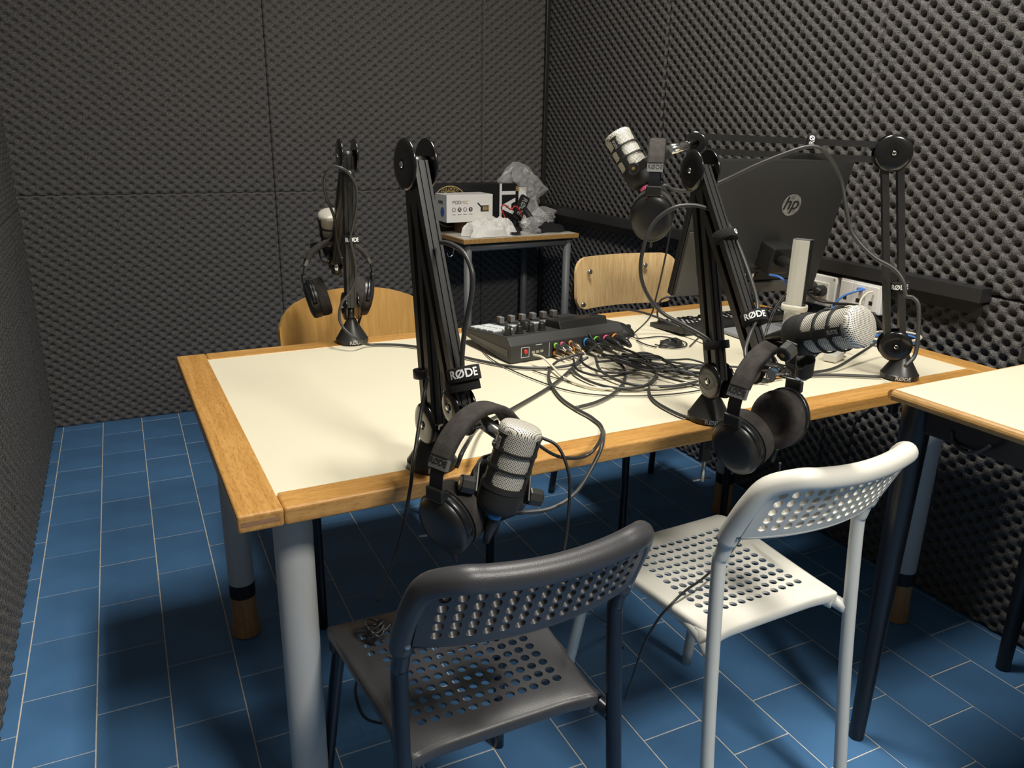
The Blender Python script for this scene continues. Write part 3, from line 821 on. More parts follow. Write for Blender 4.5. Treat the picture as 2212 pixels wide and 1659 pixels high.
# ---------------------------------------------------------------- headphones
def headphones(label, M, ring):
    t = thing('headphones', label, 'headphones', M=M, group='black over-ear headphones hung on the arms')
    def arc(deg, R=.088):
        a = math.radians(deg); return Vector((R * math.sin(a), 0, -R * .97 * (1 - math.cos(a))))
    def strip(a0, a1, w, th, n, name, m, R=.088, bev=.0):
        b = MB(); vs = []
        for k in range(n + 1):
            a = a0 + (a1 - a0) * k / n; P = arc(a, R); r = math.radians(a); N = Vector((math.sin(r), 0, math.cos(r)))
            sec = round_rect(w, th, min(th, w) * .42, 3) if bev else [(-w / 2, -th / 2), (w / 2, -th / 2), (w / 2, th / 2), (-w / 2, th / 2)]
            for (u, v) in sec: vs.append(P + Vector((0, u, 0)) + N * v)
        q = len(sec)
        fs = [(k * q + i, k * q + (i + 1) % q, (k + 1) * q + (i + 1) % q, (k + 1) * q + i) for k in range(n) for i in range(q)]
        fs += [tuple(range(q))[::-1], tuple(range(n * q, n * q + q))]
        return b.add(vs, fs, bool(bev)).build(name, m, t, sharp=50)
    strip(-60, 60, .034, .013, 28, 'headband_pad', M_['suede'], .087, 1)
    for s in (-1, 1):
        cp = strip(s * 59, s * 71, .031, .007, 4, 'end_cap', mat('cap_grey', (.15, .15, .145), .45) if s < 0 else M_['monitor_light'])
        r = math.radians(65); N = Vector((s * math.sin(r), 0, math.cos(r))); P = arc(s * 65, .088) + N * .0038
        text('RØDE', .0112, frame(P, X=(0, s, 0), Z=N), M_['dark_print'], cp, .0002)
        strip(s * 70, s * 97, .022, .0016, 6, 'steel_strip', M_['black_metal'])
        sb = MB().box((s * .0885, 0, -.094), (.009, .030, .020)).build('slider', M_['black_satin'], t, .0025)
        MB().tube(spline([(s * .088, 0, -.100), (s * .0862, 0, -.112), (s * .078, 0, -.122)], 4), .0042, 8, flat=(.5, 2.2), up=(1, 0, 0)).build('arm', M_['black_metal'], t)
        O = Vector((s * .060, 0, -.146)); nrm = Vector((s * .95, 0, -.24)).normalized()
        F = frame(O, Y=(0, 1, 0), Z=nrm)
        def ov(w, h, z): return [F @ Vector((w * 1.06 * math.cos(a), h * 1.06 * math.sin(a), z)) for a in [2 * math.pi * k / 36 for k in range(36)]]
        def loft(rings, name, m, par):
            b = MB(); vs = [v for R_ in rings for v in R_]; n = 36
            fs = [(i * n + k, i * n + (k + 1) % n, (i + 1) * n + (k + 1) % n, (i + 1) * n + k) for i in range(len(rings) - 1) for k in range(n)]
            b.add(vs, fs, True)
            b.f.append(list(range(n))[::-1]); b.sm.append(False); b.f.append(list(range((len(rings) - 1) * n, len(rings) * n))); b.sm.append(True)
            return b.build(name, m, par, sharp=50)
        # F x axis = vertical direction of the cup
        cup = loft([ov(.046, .039, -.004), ov(.047, .040, .002), ov(.047, .040, .014), ov(.044, .037, .020), ov(.032, .027, .0235), ov(.016, .013, .0245)], 'ear_cup', M_['black_satin'], t)
        loft([ov(.024, .020, -.024), ov(.030, .026, -.0305), ov(.040, .036, -.031), ov(.0465, .041, -.027), ov(.0475, .042, -.018), ov(.0465, .041, -.005)], 'ear_pad', M_['suede'], cup)
        # fork around the cup
        vx = F.to_3x3() @ Vector((1, 0, 0))
        sgn = 1 if vx.z > 0 else -1
        fk = [F @ Vector((sgn * .051 * math.cos(a), .043 * math.sin(a), .007)) for a in [math.radians(-95 + 190 * k / 14) for k in range(15)]]
        MB().tube(fk, .0045, 8, flat=(1.3, .55), up=nrm).build('fork', M_['black_metal'], t)
        MB().lathe([(.0035, 0), (.0035, .003)], 10, frame(F @ Vector((sgn * .044, .012, .0155)), X=(0, 1, 0), Z=nrm)).build('side_mark', M_['red'], cup)
        text('RØDE', .009, frame(F @ Vector((-sgn * .006, 0, .0247)), X=(0, s, 0), Z=nrm), M_['grey_print'], cup) if 0 else None
        if s > 0 or ring == 'ring_blue':
            pg = MB().tube([F @ Vector((-sgn * .044, 0, .006)), F @ Vector((-sgn * .058, 0, .006)), F @ Vector((-sgn * .078, 0, .006))], [.0045, .0045, .0028], 10).build('cable_plug', M_['rubber'], cup)
            MB().tube([F @ Vector((-sgn * .049, 0, .006)), F @ Vector((-sgn * .055, 0, .006))], .0051, 10).build('colour_ring', M_[ring], pg)
    return t
headphones('black headphones hanging in front of the arched wooden chair', frame((0.4871,2.0400,0.9532), X=(1, -.10, .03), Z=(0, 0, 1)), 'ring_orange')
headphones('black headphones hanging over the table edge beside the upward microphone', frame((0.4116,0.9494,0.8653), X=(.88, .46, .02), Z=(-.02, -.06, 1)), 'ring_blue')
headphones('black headphones hanging above the white chair', frame((0.8782,0.8907,0.9230), X=(.92, .26, .12), Z=(-.10, -.08, 1)), 'ring_green')
headphones('black headphones hanging from the horizontal arm seen edge on', frame((1.0092,1.4050,1.2177), X=(.60, .80, .02), Z=(0, 0, 1)), 'ring_pink')

# ---------------------------------------------------------------- cable ties on the arms
tie(rel(ARM_A, (0.4748,1.8450,1.1332)), (0, .05, 1), .014, .016, ARM_A[0], '®', (-.1, -1, 0), size=.012)
tie(rel(ARM_A, (0.4805,1.8730,0.9784)), (0, .1, 1), .019, .020, ARM_A[0], 'RØDE', (.02, -1, 0), size=.0135)
tie(rel(ARM_B, (0.4123,1.0016,0.9026)), (-.06, .37, .93), .0235, .021, ARM_B[0], 'RØDE', (-.35, -1, 0), size=.0165)
tie(rel(ARM_B, (0.4120,1.0044,0.8851)), (-.06, .37, .93), .0245, .018, ARM_B[0])
tie(rel(ARM_B, (0.3995,1.1222,0.8710)), (0, .13, .99), .021, .014, ARM_B[0], m='rubber')
tie(rel(ARM_C, (0.9460,1.0045,0.9377)), (.06, .55, .8), .0215, .020, ARM_C[0], 'RØDE', (-.55, -.9, 0), size=.0150)
tie(rel(ARM_C, (0.9555,1.1094,1.0615)), (.06, .55, .8), .0215, .016, ARM_C[0], '®', (.3, -1, 0), size=.012)
tie(rel(ARM_C, (0.9548,1.1019,0.8659)), (0, .3, .95), .0225, .015, ARM_C[0])
tie(rel(ARM_D, (1.5082,1.1709,0.9255)), (-.1, .08, 1), .0185, .020, ARM_D[0], 'RØDE', (-.8, -.6, 0), size=.0140)
tie(rel(ARM_D, (1.3380,1.3124,1.2219)), (-.77, .64, .03), .017, .016, ARM_D[0], 'RØ', (-.6, -.7, .2), size=.014)

# ---------------------------------------------------------------- all-in-one computer seen from behind
yw, tl = -.077, .26
MX = Vector((math.cos(yw), math.sin(yw), 0)); MN = Vector((math.sin(yw), -math.cos(yw), 0))
MU = math.cos(tl) * Vector((0, 0, 1)) + math.sin(tl) * MN
MO = Vector((1.567, 1.704, .802))
FN = MX.cross(MU)                                   # towards the camera side
MM = frame(MO, X=MX, Y=MU)
pc = thing('all_in_one_computer', 'black all-in-one computer seen from behind on a silver stand', 'computer', (1.55, 1.52, HT))
PB = Vector((1.55, 1.52, HT))
MM.translation = MO - PB
b = MB()
Wd, Hd = .479, .375
# local x along width, y up the screen, z towards the camera
def shell(x, y):
    k = max(0, 1 - (abs(x) / (Wd / 2)) ** 4) * max(0, 1 - (abs(y - Hd / 2) / (Hd / 2)) ** 4)
    return .012 * k
MB().box((0, Hd / 2, -.030), (Wd, Hd, .022)).xf(MM).build('screen_bezel', M_['black_satin'], pc, .003)
bk = MB().grid(lambda a, c: Vector(((a - .5) * Wd, c * Hd, -.012 + shell((a - .5) * Wd, c * Hd))), 24, 20)
bk.xf(MM).build('back_shell', M_['monitor'], pc, solid=.002, off=0)
# raised lower-left service cover, port recess, speaker bar
MB().prism([(-Wd / 2 + .004, .004), (-.12, .004), (-.12, .03), (-.10, .19), (-Wd / 2 + .004, .19)], -.013, -.0045, MM).build('side_cover', M_['monitor_light'], pc, .001)
MB().box((.06, .022, -.002), (.26, .034, .016)).xf(MM).build('speaker_bar', M_['monitor_light'], pc, .003)
prc = MB().box((.03, .062, -.002), (.22, .036, .010)).xf(MM).build('port_panel', M_['black_matte'], pc, .002)
for k in range(5):
    MB().box((-.045 + .014 * k, .060, .004), (.006, .013, .003)).xf(MM).build('port', M_['steel'] if k % 2 else M_['dark_print'], prc)
lgo = MB().lathe([(.030, 0), (.030, .0012)], 40, MM @ frame((.060, .262, .0010), X=(1, 0, 0), Z=(0, 0, 1))).build('logo_disc', mat('logo_chrome', (.34, .34, .33), .4, metal=.3, var=.5, vscale=90), pc)
text('hp', .050, MM @ Matrix.Translation((.060, .266, .0028)) @ Matrix(((1, .22, 0, 0), (0, 1, 0, 0), (0, 0, 1, 0), (0, 0, 0, 1))), M_['dark_print'], lgo, .0006)
# stand
stc = Vector((1.545, 1.500, 0)) - Vector((PB.x, PB.y, 0))
sy = 1.2
SR = Matrix.Rotation(-sy, 4, 'Z')
colm = MB().prism([(-.022, -.010), (-.012, -.0145), (0, -.016), (.012, -.0145), (.022, -.010), (.022, -.006), (-.022, -.006)], .010, .262, Matrix.Translation(stc) @ SR).build('stand_column', M_['silver'], pc, .001)
MB().box((0, .005, .134), (.0436, .0218, .252)).xf(Matrix.Translation(stc) @ SR).build('column_back', M_['black_satin'], colm)
MB().prism([(-.022, -.0095), (-.012, -.0138), (0, -.0153), (.012, -.0138), (.022, -.0095), (.022, .0155), (-.022, .0155)], .2622, .2635, Matrix.Translation(stc) @ SR).build('column_cap', M_['dgrey_paint'], colm)
MB().prism(round_rect(.25, .20, .02), .0006, .010, Matrix.Translation((.0, .02, 0))).build('stand_base', M_['base_grey'], pc, .002)
MB().box(MM @ Vector((.03, .125, .030)), (.066, .075, .060), MM.to_3x3()).build('hinge_block', M_['black_satin'], pc, .004)
MB().tube([Vector((.0, .0, .0)) + stc + Vector((0, 0.005, .19)), MM @ Vector((.03, .125, .05))], .016, 12).build('hinge_arm', M_['black_satin'], pc)
st = [Matrix.Translation(stc) @ SR @ Vector((x, y, .088)) for x, y in round_rect(.062, .042, .016)]
MB().tube(st, .0065, 8, closed=True, flat=(1.3, .28), up=(0, 0, 1)).build('cable_clip', M_['ivory'], pc)

# ---------------------------------------------------------------- keyboard
KL, KD = .435, .135
kb = thing('keyboard', 'flat black computer keyboard below the monitor', 'keyboard', M=frame((1.2980,1.6349,0.7205), X=(1, .075, 0), Z=(0, .03, 1)))
MB().prism([(0, .012), (0, .030), (.004, .032), (KD, .020), (KD, .008)], 0, KL, frame((0, 0, -.006), X=(0, 1, 0), Y=(0, 0, 1))).build('body', M_['black_satin'], kb, .002)
for x in (.03, KL - .03): MB().box((x, .008, .004), (.03, .006, .012)).build('foot', M_['rubber'], kb)
KEYS = {}
def key_mesh(w):
    k = round(w, 4)
    if k not in KEYS:
        b = MB(); h = .006; x, y, i = w / 2 - .0012, .0075, .0016
        vs = [(-x, -y, 0), (x, -y, 0), (x, y, 0), (-x, y, 0), (-x + i, -y + i, h), (x - i, -y + i, h), (x - i, y - i, h), (-x + i, y - i, h)]
        me = b.add(vs, [(4, 5, 6, 7)] + [(q, (q + 1) % 4, 4 + (q + 1) % 4, 4 + q) for q in range(4)]).mesh('key'); me.materials.append(M_['black_matte']); KEYS[k] = me
    return KEYS[k]
rows = [[1] * 13, [1] * 13 + [2], [1.5] + [1] * 12 + [1.5], [1.75] + [1] * 11 + [2.25], [2.25] + [1] * 10 + [2.75], [1.5, 1, 1.5, 6, 1.5, 1, 1.5]]
U_ = .0187; slope = -.012 / (KD - .004)
kn = 0
LG = MB().box((0, 0, 0), (.0050, .0060, .0004)).mesh('legend'); LG.materials.append(M_['white_print'])
def legend(k):
    o = bpy.data.objects.new('legend', LG); COL.objects.link(o); o.parent = k; o.location = (.0015, .001, .0062)
for r_, row in enumerate(rows):
    y = .018 + r_ * .0195; z = .026 + (y - .004) * slope
    x = KL - .010
    blocks = [(w, 0) for w in row]
    for w in row:
        xc = x - w * U_ / 2
        o = bpy.data.objects.new('key', key_mesh(w * U_)); COL.objects.link(o); o.parent = kb; o.location = (xc, y, z)
        if w <= 1.01: legend(o)
        x -= w * U_
    for g0, cnt in ((.306, 3), (.371, 4)):
        if r_ == 4 and cnt == 3: cs = [1]
        elif r_ == 3 and cnt == 3: cs = []
        else: cs = range(cnt)
        for c in cs:
            o = bpy.data.objects.new('key', key_mesh(U_)); COL.objects.link(o); o.parent = kb
            xx = KL - g0 - c * U_ * (.62 if cnt == 4 else .98)
            xx = KL - .306 - c * U_ * .98 if cnt == 3 else KL - .371 - c * .0142
            if cnt == 4: o.scale = (.74, 1, 1)
            o.location = (xx, y, z); legend(o)

# ---------------------------------------------------------------- mouse
ms = thing('mouse', 'black computer mouse beside the audio mixer', 'mouse', M=frame((1.1417,1.7230,0.7206), X=(.93, -.36, 0), Z=(0, 0, 1)))
def mouse_pt(a, c):
    u = a * 2 - 1; th = math.pi * c
    w = .030 * (1 - .25 * u ** 2) * math.sqrt(max(0, 1 - u ** 8)); h = .036 * (1 - .55 * (u + .15) ** 2) * math.sqrt(max(0, 1 - u ** 8))
    return Vector((u * .056, math.cos(th) * w, max(.0, math.sin(th) * h)))
MB().grid(mouse_pt, 24, 16).build('body', M_['black_satin'], ms)
MB().lathe([(.006, -.003), (.008, 0), (.006, .003)], 14, frame((.036, 0, .020), X=(1, 0, 0), Z=(0, 1, 0))).build('scroll_wheel', M_['rubber'], ms)

# ---------------------------------------------------------------- audio mixer
mx = thing('audio_mixer', 'black audio mixer console with white pads and a rear panel full of plugs', 'mixer', M=frame((.765, 1.577, HT + .0008), X=(.990, .115, 0), Z=(0, 0, 1)))
MXL, MXD = .335, .235
prof = [(0, 0), (0, .040), (.016, .058), (.075, .054), (MXD, .036), (MXD, .022), (.16, .012), (.04, 0)]
MB().prism(prof, 0, MXL, frame((0, 0, 0), X=(0, 1, 0), Y=(0, 0, 1))).build('body', M_['monitor'], mx, .002)
MB().prism([(.012, .012), (.012, .030), (.19, .030), (.19, .024)], -.0012, .0004, frame((0, 0, 0), X=(0, 1, 0), Y=(0, 0, 1))).build('side_panel', M_['monitor_light'], mx)
MB().prism([(.075, .0545), (.11, .072), (.17, .066), (.17, .041)], .175, .325, frame((0, 0, 0), X=(0, 1, 0), Y=(0, 0, 1))).build('display_housing', M_['black_satin'], mx, .002) if 0 else None
MB().prism([(.022, .056), (.030, .076), (.085, .070), (.095, .050)], .155, .300, frame((0, 0, 0), X=(0, 1, 0), Y=(0, 0, 1))).build('display_housing', M_['black_satin'], mx, .002)
def topz(y): return .054 - (y - .075) * .018 / .16 if y > .075 else .0565
sl_ = math.atan(-.018 / .16)
for r_ in range(4):
    for c in range(2):
        y = .105 + r_ * .029; x = .022 + c * .030
        o = MB().box((0, 0, 0), (.026, .025, .006), Matrix.Rotation(sl_, 3, 'X')).build('pad', M_['pad'], mx, .002); o.location = (x, y, topz(y) + .002)
for k in range(6):
    x, y = .098 + k * .033, .205
    sl = MB().box((0, 0, 0), (.004, .055, .0012), Matrix.Rotation(sl_, 3, 'X')).build('fader_slot', M_['dark_print'], mx); sl.location = (x, y - .012, topz(y - .012) + .0006)
    o = MB().prism([(-.007, -.009), (.007, -.009), (.006, .009), (-.006, .009)], 0, .017).build('fader_cap', M_['knob_grey'], mx, .0015); o.location = (x, y, topz(y) + .002)
    for q in range(2):
        o = MB().box((0, 0, 0), (.018, .010, .004), Matrix.Rotation(sl_, 3, 'X')).build('channel_button', M_['pad'] if q else M_['knob_grey'], mx, .001); o.location = (x, .158 - q * .018, topz(.158 - q * .018) + .0015)
for k in range(4):
    o = MB().lathe([(.0105, 0), (.0105, .0025), (.0085, .003), (.0080, .017), (.007, .018)], 20).build('dial', M_['black_satin'], mx, sharp=40); o.location = (.020 + k * .032, .045, topz(.045) + .0006)
o = MB().lathe([(.0135, 0), (.0125, .018), (.011, .020)], 24).build('dial', M_['black_satin'], mx, sharp=40); o.location = (.095, .085, topz(.085))
# rear panel fittings
MB().lathe([(.0052, 0), (.0052, .004), (.004, .005)], 14, frame((.040, 0, .024), X=(1, 0, 0), Z=(0, -1, 0))).build('power_button', M_['red'], mx)
for fx, fz, fw, fh in ((.040, .0335, .022, .0008), (.040, .0100, .022, .0008), (.0292, .0217, .0008, .024), (.0508, .0217, .0008, .024), (.078, .036, .018, .0007), (.108, .020, .0008, .034)):
    MB().box((fx, -.0004, fz), (fw, .0008, fh)).build('panel_print', M_['white_print'], mx)
for k, x in enumerate((.062, .074, .086)): MB().box((x, -.0008, .020), (.009, .002, .006)).build('socket', M_['steel'], mx)
PLUGS = [(.122, .030, 'ring_green'), (.122, .012, 'ring_orange'), (.140, .030, 'ring_pink'), (.152, .014, 'ring_orange'), (.165, .030, 'ring_orange'), (.180, .014, 'ring_orange')]
plug_ends = []
for (x, z, rg) in PLUGS:
    j = MB().tube([(x, 0, z), (x, -.012, z), (x, -.034, z - .001), (x, -.046, z - .003)], [.0055, .0055, .0050, .003], 12).build('jack_plug', M_['steel'], mx)
    MB().tube([(x, -.006, z), (x, -.011, z)], .0064, 12).build('colour_ring', M_[rg], j)
    for q in range(4): MB().lathe([(.0046, -.0009), (.0058, 0), (.0046, .0009)], 10, frame((x, -.020 - q * .006, z - .001), X=(1, 0, 0), Z=(0, -1, 0))).build('strain_relief', M_['brass'] if rg == 'ring_orange' else M_['rubber'], j)
for k, (x, rg) in enumerate(((.215, 'ring_blue'), (.245, 'ring_green'), (.275, 'ring_pink'), (.303, 'ring_orange'))):
    j = MB().tube([(x, 0, .026), (x, -.030, .026), (x, -.052, .023), (x, -.066, .018)], [.0100, .0100, .0085, .005], 16).build('xlr_plug', M_['black_satin'], mx)
    MB().tube([(x, -.004, .026), (x, -.010, .026)], .0106, 16).build('colour_ring', M_[rg], j)

# ---------------------------------------------------------------- wall sockets and their plugs
def wall_box(label, y0, y1, z0, z1, m):
    t = thing('socket_box', label, 'socket', (1.905, (y0 + y1) / 2, (z0 + z1) / 2), group='white wall socket boxes')
    MB().box((.008, 0, 0), (.040, abs(y1 - y0), z1 - z0)).build('box', M_[m], t, .005, 3)
    return t
w1 = wall_box('white wall power socket box with a black plug', 1.835, 1.685, .737, .832, 'white_plastic')
MB().box((-.0135, .004, 0), (.004, .105, .050)).build('face_plate', M_['ivory'], w1, .001)
for k in range(3): MB().lathe([(.0022, 0), (.0022, .001)], 8, frame((-.0158, .042, .014 - .014 * k), X=(0, 1, 0), Z=(-1, 0, 0))).build('socket_hole', M_['dark_print'], w1)
for sy_, sz_ in ((.066, .04), (-.066, .04), (.066, -.04), (-.066, -.04)):
    MB().lathe([(.003, 0), (.003, .0012)], 8, frame((-.012, sy_, sz_), X=(0, 1, 0), Z=(-1, 0, 0))).build('screw', M_['steel'], w1)
w2 = wall_box('white wall network socket box with blue and white cables', 1.672, 1.522, .750, .836, 'white_plastic')
for k in range(3):
    fp = MB().box((-.0135, .048 - k * .046, 0), (.003, .043, .070)).build('face_plate', M_['card'], w2, .001)
    MB().box((-.0152, .048 - k * .046, -.012), (.001, .012, .011)).build('network_port', M_['dark_print'], fp)
pp = thing('power_plug', 'black two-part power plug in the white wall socket', 'plug', (1.885, 1.755, .786))
MB().tube([(.003, .012, .002), (-.012, .012, .002), (-.028, .010, 0), (-.034, .006, -.006)], [.019, .019, .015, .007], 14).build('plug_body', M_['black_satin'], pp)
MB().tube([(.003, -.026, .0), (-.016, -.026, .0), (-.030, -.024, -.002)], [.017, .016, .012], 14).build('plug_body', M_['black_satin'], pp)
MB().tube(spline([(-.03, .010, -.003), (-.038, .030, -.012), (-.032, .052, -.045), (-.026, .058, -.09), (-.024, .058, -.20), (-.024, .055, -.40)], 6), .0042, 8).build('cord', M_['rubber'], pp)
MB().tube(spline([(-.03, -.022, -.003), (-.040, .0, -.012), (-.034, .036, -.040), (-.028, .044, -.09), (-.028, .044, -.20), (-.026, .045, -.40)], 6), .0042, 8).build('cord', M_['rubber'], pp)
# inline power adapter on the table
pa = thing('power_adapter', 'silver and black inline power adapter lying on the table', 'adapter', M=frame((1.5024,1.3143,0.7206), X=(.93, .36, 0), Z=(0, 0, 1)))
MB().box((0, 0, .009), (.052, .030, .018)).build('body', M_['silver'], pa, .002)
MB().tube([(.026, 0, .009), (.045, 0, .009), (.062, 0, .009)], [.0085, .0085, .006], 12).build('strain_relief', M_['rubber'], pa)

# ---------------------------------------------------------------- cables
def cable(label, pts, r=.0032, m='rubber', n=7, name='cable', group='cables across the table'):
    P = [Vector(p) for p in pts]; o = P[0].copy()
    S_ = spline(P, n)
    lim = HT + r + .0006
    S_ = [Vector((p.x, p.y, max(p.z, lim))) if (p.z > HT - .02 and on_table(p)) else p for p in S_]
    ob = MB().tube([p - o for p in S_], r, 8).build(name, M_[m])
    ob.location = o
    return tag(ob, label, 'cable', group)
def on_table(p):
    c, s = math.cos(TR), math.sin(TR); x, y = p.x - TX, p.y - TY
    u, v = c * x + s * y, -s * x + c * y
    return 0 < u < TLX and 0 < v < TLY
cable('thick grey cable looped around the folded arm by the arched chair',
      [(0.4952,2.0300,0.9007),(0.4764,1.9900,0.9613),(0.4581,1.9300,1.0251),(0.4285,1.8800,1.0839),(0.4215,1.8500,1.1222),(0.4339,1.8350,1.1461),(0.4524,1.8250,1.1466),(0.4697,1.8250,1.1354),(0.4868,1.8300,1.1074),(0.4883,1.8300,1.0660),(0.4789,1.8400,1.0126),(0.4748,1.8500,0.9848),(0.4852,1.8600,0.9339),(0.4860,1.8620,0.8891),(0.4716,1.8600,0.8567),(0.4478,1.8550,0.8313),(0.4393,1.8500,0.7990),(0.4457,1.8400,0.7745),(0.4687,1.8200,0.7508),(0.5118,1.8468,0.7236),(0.5931,1.8048,0.7236),(0.6546,1.7119,0.7236),(0.7013,1.6246,0.7236),(0.7567,1.5414,0.7236),(0.8208,1.5059,0.7240),(0.8803,1.4948,0.7280),(0.9205,1.4917,0.7420)], .0034, 'rubber_grey')
cable('thick black cable bowed out between the two halves of the middle boom arm',
      [(0.4050,1.0703,1.0812),(0.4085,1.0377,1.0821),(0.4125,1.0001,1.0744),(0.4149,0.9781,1.0513),(0.4146,0.9805,1.0193),(0.4129,0.9961,0.9771),(0.4119,1.0057,0.9345),(0.4119,1.0057,0.9070),(0.4125,1.0002,0.8737)], .0036, 'rubber_grey')
cable('thin black cable clipped to the middle arm and hanging to the dark seat',
      [(0.3848,1.0750,0.8819),(0.3767,1.0700,0.8566),(0.3608,1.0450,0.8304),(0.3467,1.0250,0.7961),(0.3353,1.0100,0.7674),(0.3294,1.0050,0.7375),(0.3166,1.0100,0.6664),(0.3008,1.0300,0.5930),(0.2879,1.0550,0.5303)], .0028, 'rubber')
# the knot lying on the dark seat
k0 = Vector((0.2869,1.0600,0.5234)); k0.z = .462
kt = MB()
for q in range(4):
    kt.tube([Vector((.010 * math.cos(a) * (1 + .2 * q), .012 * math.sin(a) + .004 * q, .004 * q + .005 * math.sin(a * 2 + q) + .006)) for a in [2 * math.pi * i / 18 for i in range(18)]], .0026, 7, closed=True)
kt.tube(spline([(0, 0, .006), (.012, .004, .004), (.026, .010, .010)]), .0026, 7)
ko = kt.build('cable_knot', M_['rubber']); ko.location = k0; ko['label'] = 'knotted end of a black cable resting on the dark grey seat'; ko['category'] = 'cable'
cable('thick grey cable looping from the upward microphone under the table edge to the mixer',
      [MIC_B[2]] + [(0.4249,0.9078,0.7168),(0.4686,0.9297,0.7047),(0.5205,0.9265,0.7031),(0.5673,0.9335,0.7182),(0.6115,0.9521,0.7563),(0.6405,0.9803,0.7734),(0.7318,1.1234,0.7255),(0.7475,1.1844,0.7245),(0.7450,1.2439,0.7245),(0.7500,1.3137,0.7245),(0.7789,1.4106,0.7245),(0.8158,1.4815,0.7260),(0.8587,1.5213,0.7320),(0.8986,1.5173,0.7420),(0.9174,1.5037,0.7480)], .0032, 'rubber_grey')
cable('black cable curving from the cable tie on the laminate back to the plugs',
      [(0.7456,1.2450,0.7250),(0.8035,1.2591,0.7250),(0.8727,1.2992,0.7250),(0.9402,1.3671,0.7250),(0.9767,1.4324,0.7300),(0.9659,1.4651,0.7420)], .0034, 'rubber_grey')
cable('thin black cable drooping over the front table edge beside the upward microphone',
      [(0.7230,1.1097,0.7300),(0.6161,0.9588,0.7760),(0.5818,0.9395,0.7709),(0.5367,0.9332,0.7803),(0.4992,0.9292,0.8062),(0.4919,0.9523,0.8217),(0.4910,1.0051,0.8327)], .0026)
cable('thin black cable hanging straight down behind the dark grey backrest',
      [(0.4711,0.9561,0.8342),(0.5055,0.9417,0.8141),(0.5292,0.9281,0.7996),(0.5390,0.9113,0.7645),(0.5376,0.9029,0.7241),(0.5295,0.8931,0.6779),(0.5217,0.8872,0.6215),(0.5649,0.9354,0.5344),(0.7102,1.0731,0.3745),(1.0201,1.4510,0.0050),(0.9994,1.3870,0.0050)], .0024)
cable('straight black cable running from the headband to the mixer plugs',
      [(0.3828,0.9591,0.7798),(0.4028,0.9734,0.8029),(0.5306,1.2070,0.7350),(0.6268,1.2834,0.7260),(0.7663,1.3832,0.7250),(0.8674,1.4722,0.7270),(0.9090,1.5017,0.7450)], .0034, 'rubber_grey')
cable('thick black cable arching beside the arm in front of the monitor',
      [MIC_C[2]] + [(0.8820,0.9280,0.8784),(0.9029,0.9700,0.8908),(0.9242,0.9869,0.9164),(0.9405,0.9933,0.9406),(0.9566,1.0123,0.9617),(0.9654,1.0393,0.9906),(0.9751,1.0800,1.0296),(0.9786,1.1090,1.0581),(0.9773,1.1266,1.0782),(0.9682,1.1501,1.0973),(0.9334,1.1673,1.1113),(0.8951,1.1839,1.1066),(0.8667,1.2014,1.0785),(0.8511,1.2058,1.0343),(0.8512,1.2092,0.9869),(0.8648,1.2032,0.9479),(0.8907,1.1881,0.9137),(0.9229,1.1572,0.8929),(0.9412,1.1102,0.8758),(0.9514,1.0930,0.8510)], .0036, 'rubber_grey')
cable('grey cable swinging from the horizontal arm down to the desk corner clamp',
      [MIC_D[2]] + [(1.0387,1.4164,1.1267),(1.0627,1.4105,1.1191),(1.0979,1.4085,1.1168),(1.1431,1.4115,1.1227),(1.1791,1.3957,1.1360),(1.2417,1.3429,1.1789),(1.3063,1.2885,1.2120),(1.3434,1.2713,1.1988),(1.3872,1.2657,1.1489),(1.3980,1.2479,1.0873),(1.4077,1.2295,1.0352),(1.4333,1.1913,0.9918),(1.4625,1.1583,0.9687),(1.4735,1.1381,0.9437),(1.4757,1.1275,0.9157),(1.4836,1.1161,0.9124),(1.4893,1.1041,0.8975),(1.4864,1.0923,0.8503),(1.4783,1.0832,0.7977),(1.4522,1.0824,0.7732)], .0044, 'rubber_grey')
cable('black cable looping high above the mouse from the mixer plugs',
      [(0.9950,1.5817,0.7450),(0.9904,1.6063,0.7650),(1.0080,1.6554,0.7850),(1.0538,1.6851,0.7950),(1.1268,1.7033,0.7950),(1.1899,1.6973,0.7850),(1.2510,1.6851,0.7650),(1.3025,1.6415,0.7400),(1.3003,1.5236,0.7290),(1.2685,1.4375,0.7270)], .0030)
cable('black cable stretched along the table from the plugs to the desk corner clamp',
      [(0.9486,1.4773,0.7450),(0.9655,1.4267,0.7480),(1.0047,1.3921,0.7380),(1.0492,1.3490,0.7300),(1.1291,1.3204,0.7245),(1.2115,1.2790,0.7245),(1.2892,1.2470,0.7245),(1.3926,1.2120,0.7245),(1.4846,1.1591,0.7245)], .0034, 'rubber_grey')
cable('black cable curving up from the table to the back of the desk corner arm',
      [(1.2503,1.2630,0.7245),(1.3444,1.2470,0.7245),(1.4259,1.2436,0.7270),(1.5268,1.2704,0.7400),(1.6164,1.2913,0.7600),(1.6445,1.2806,0.7900)], .0034, 'rubber_grey')
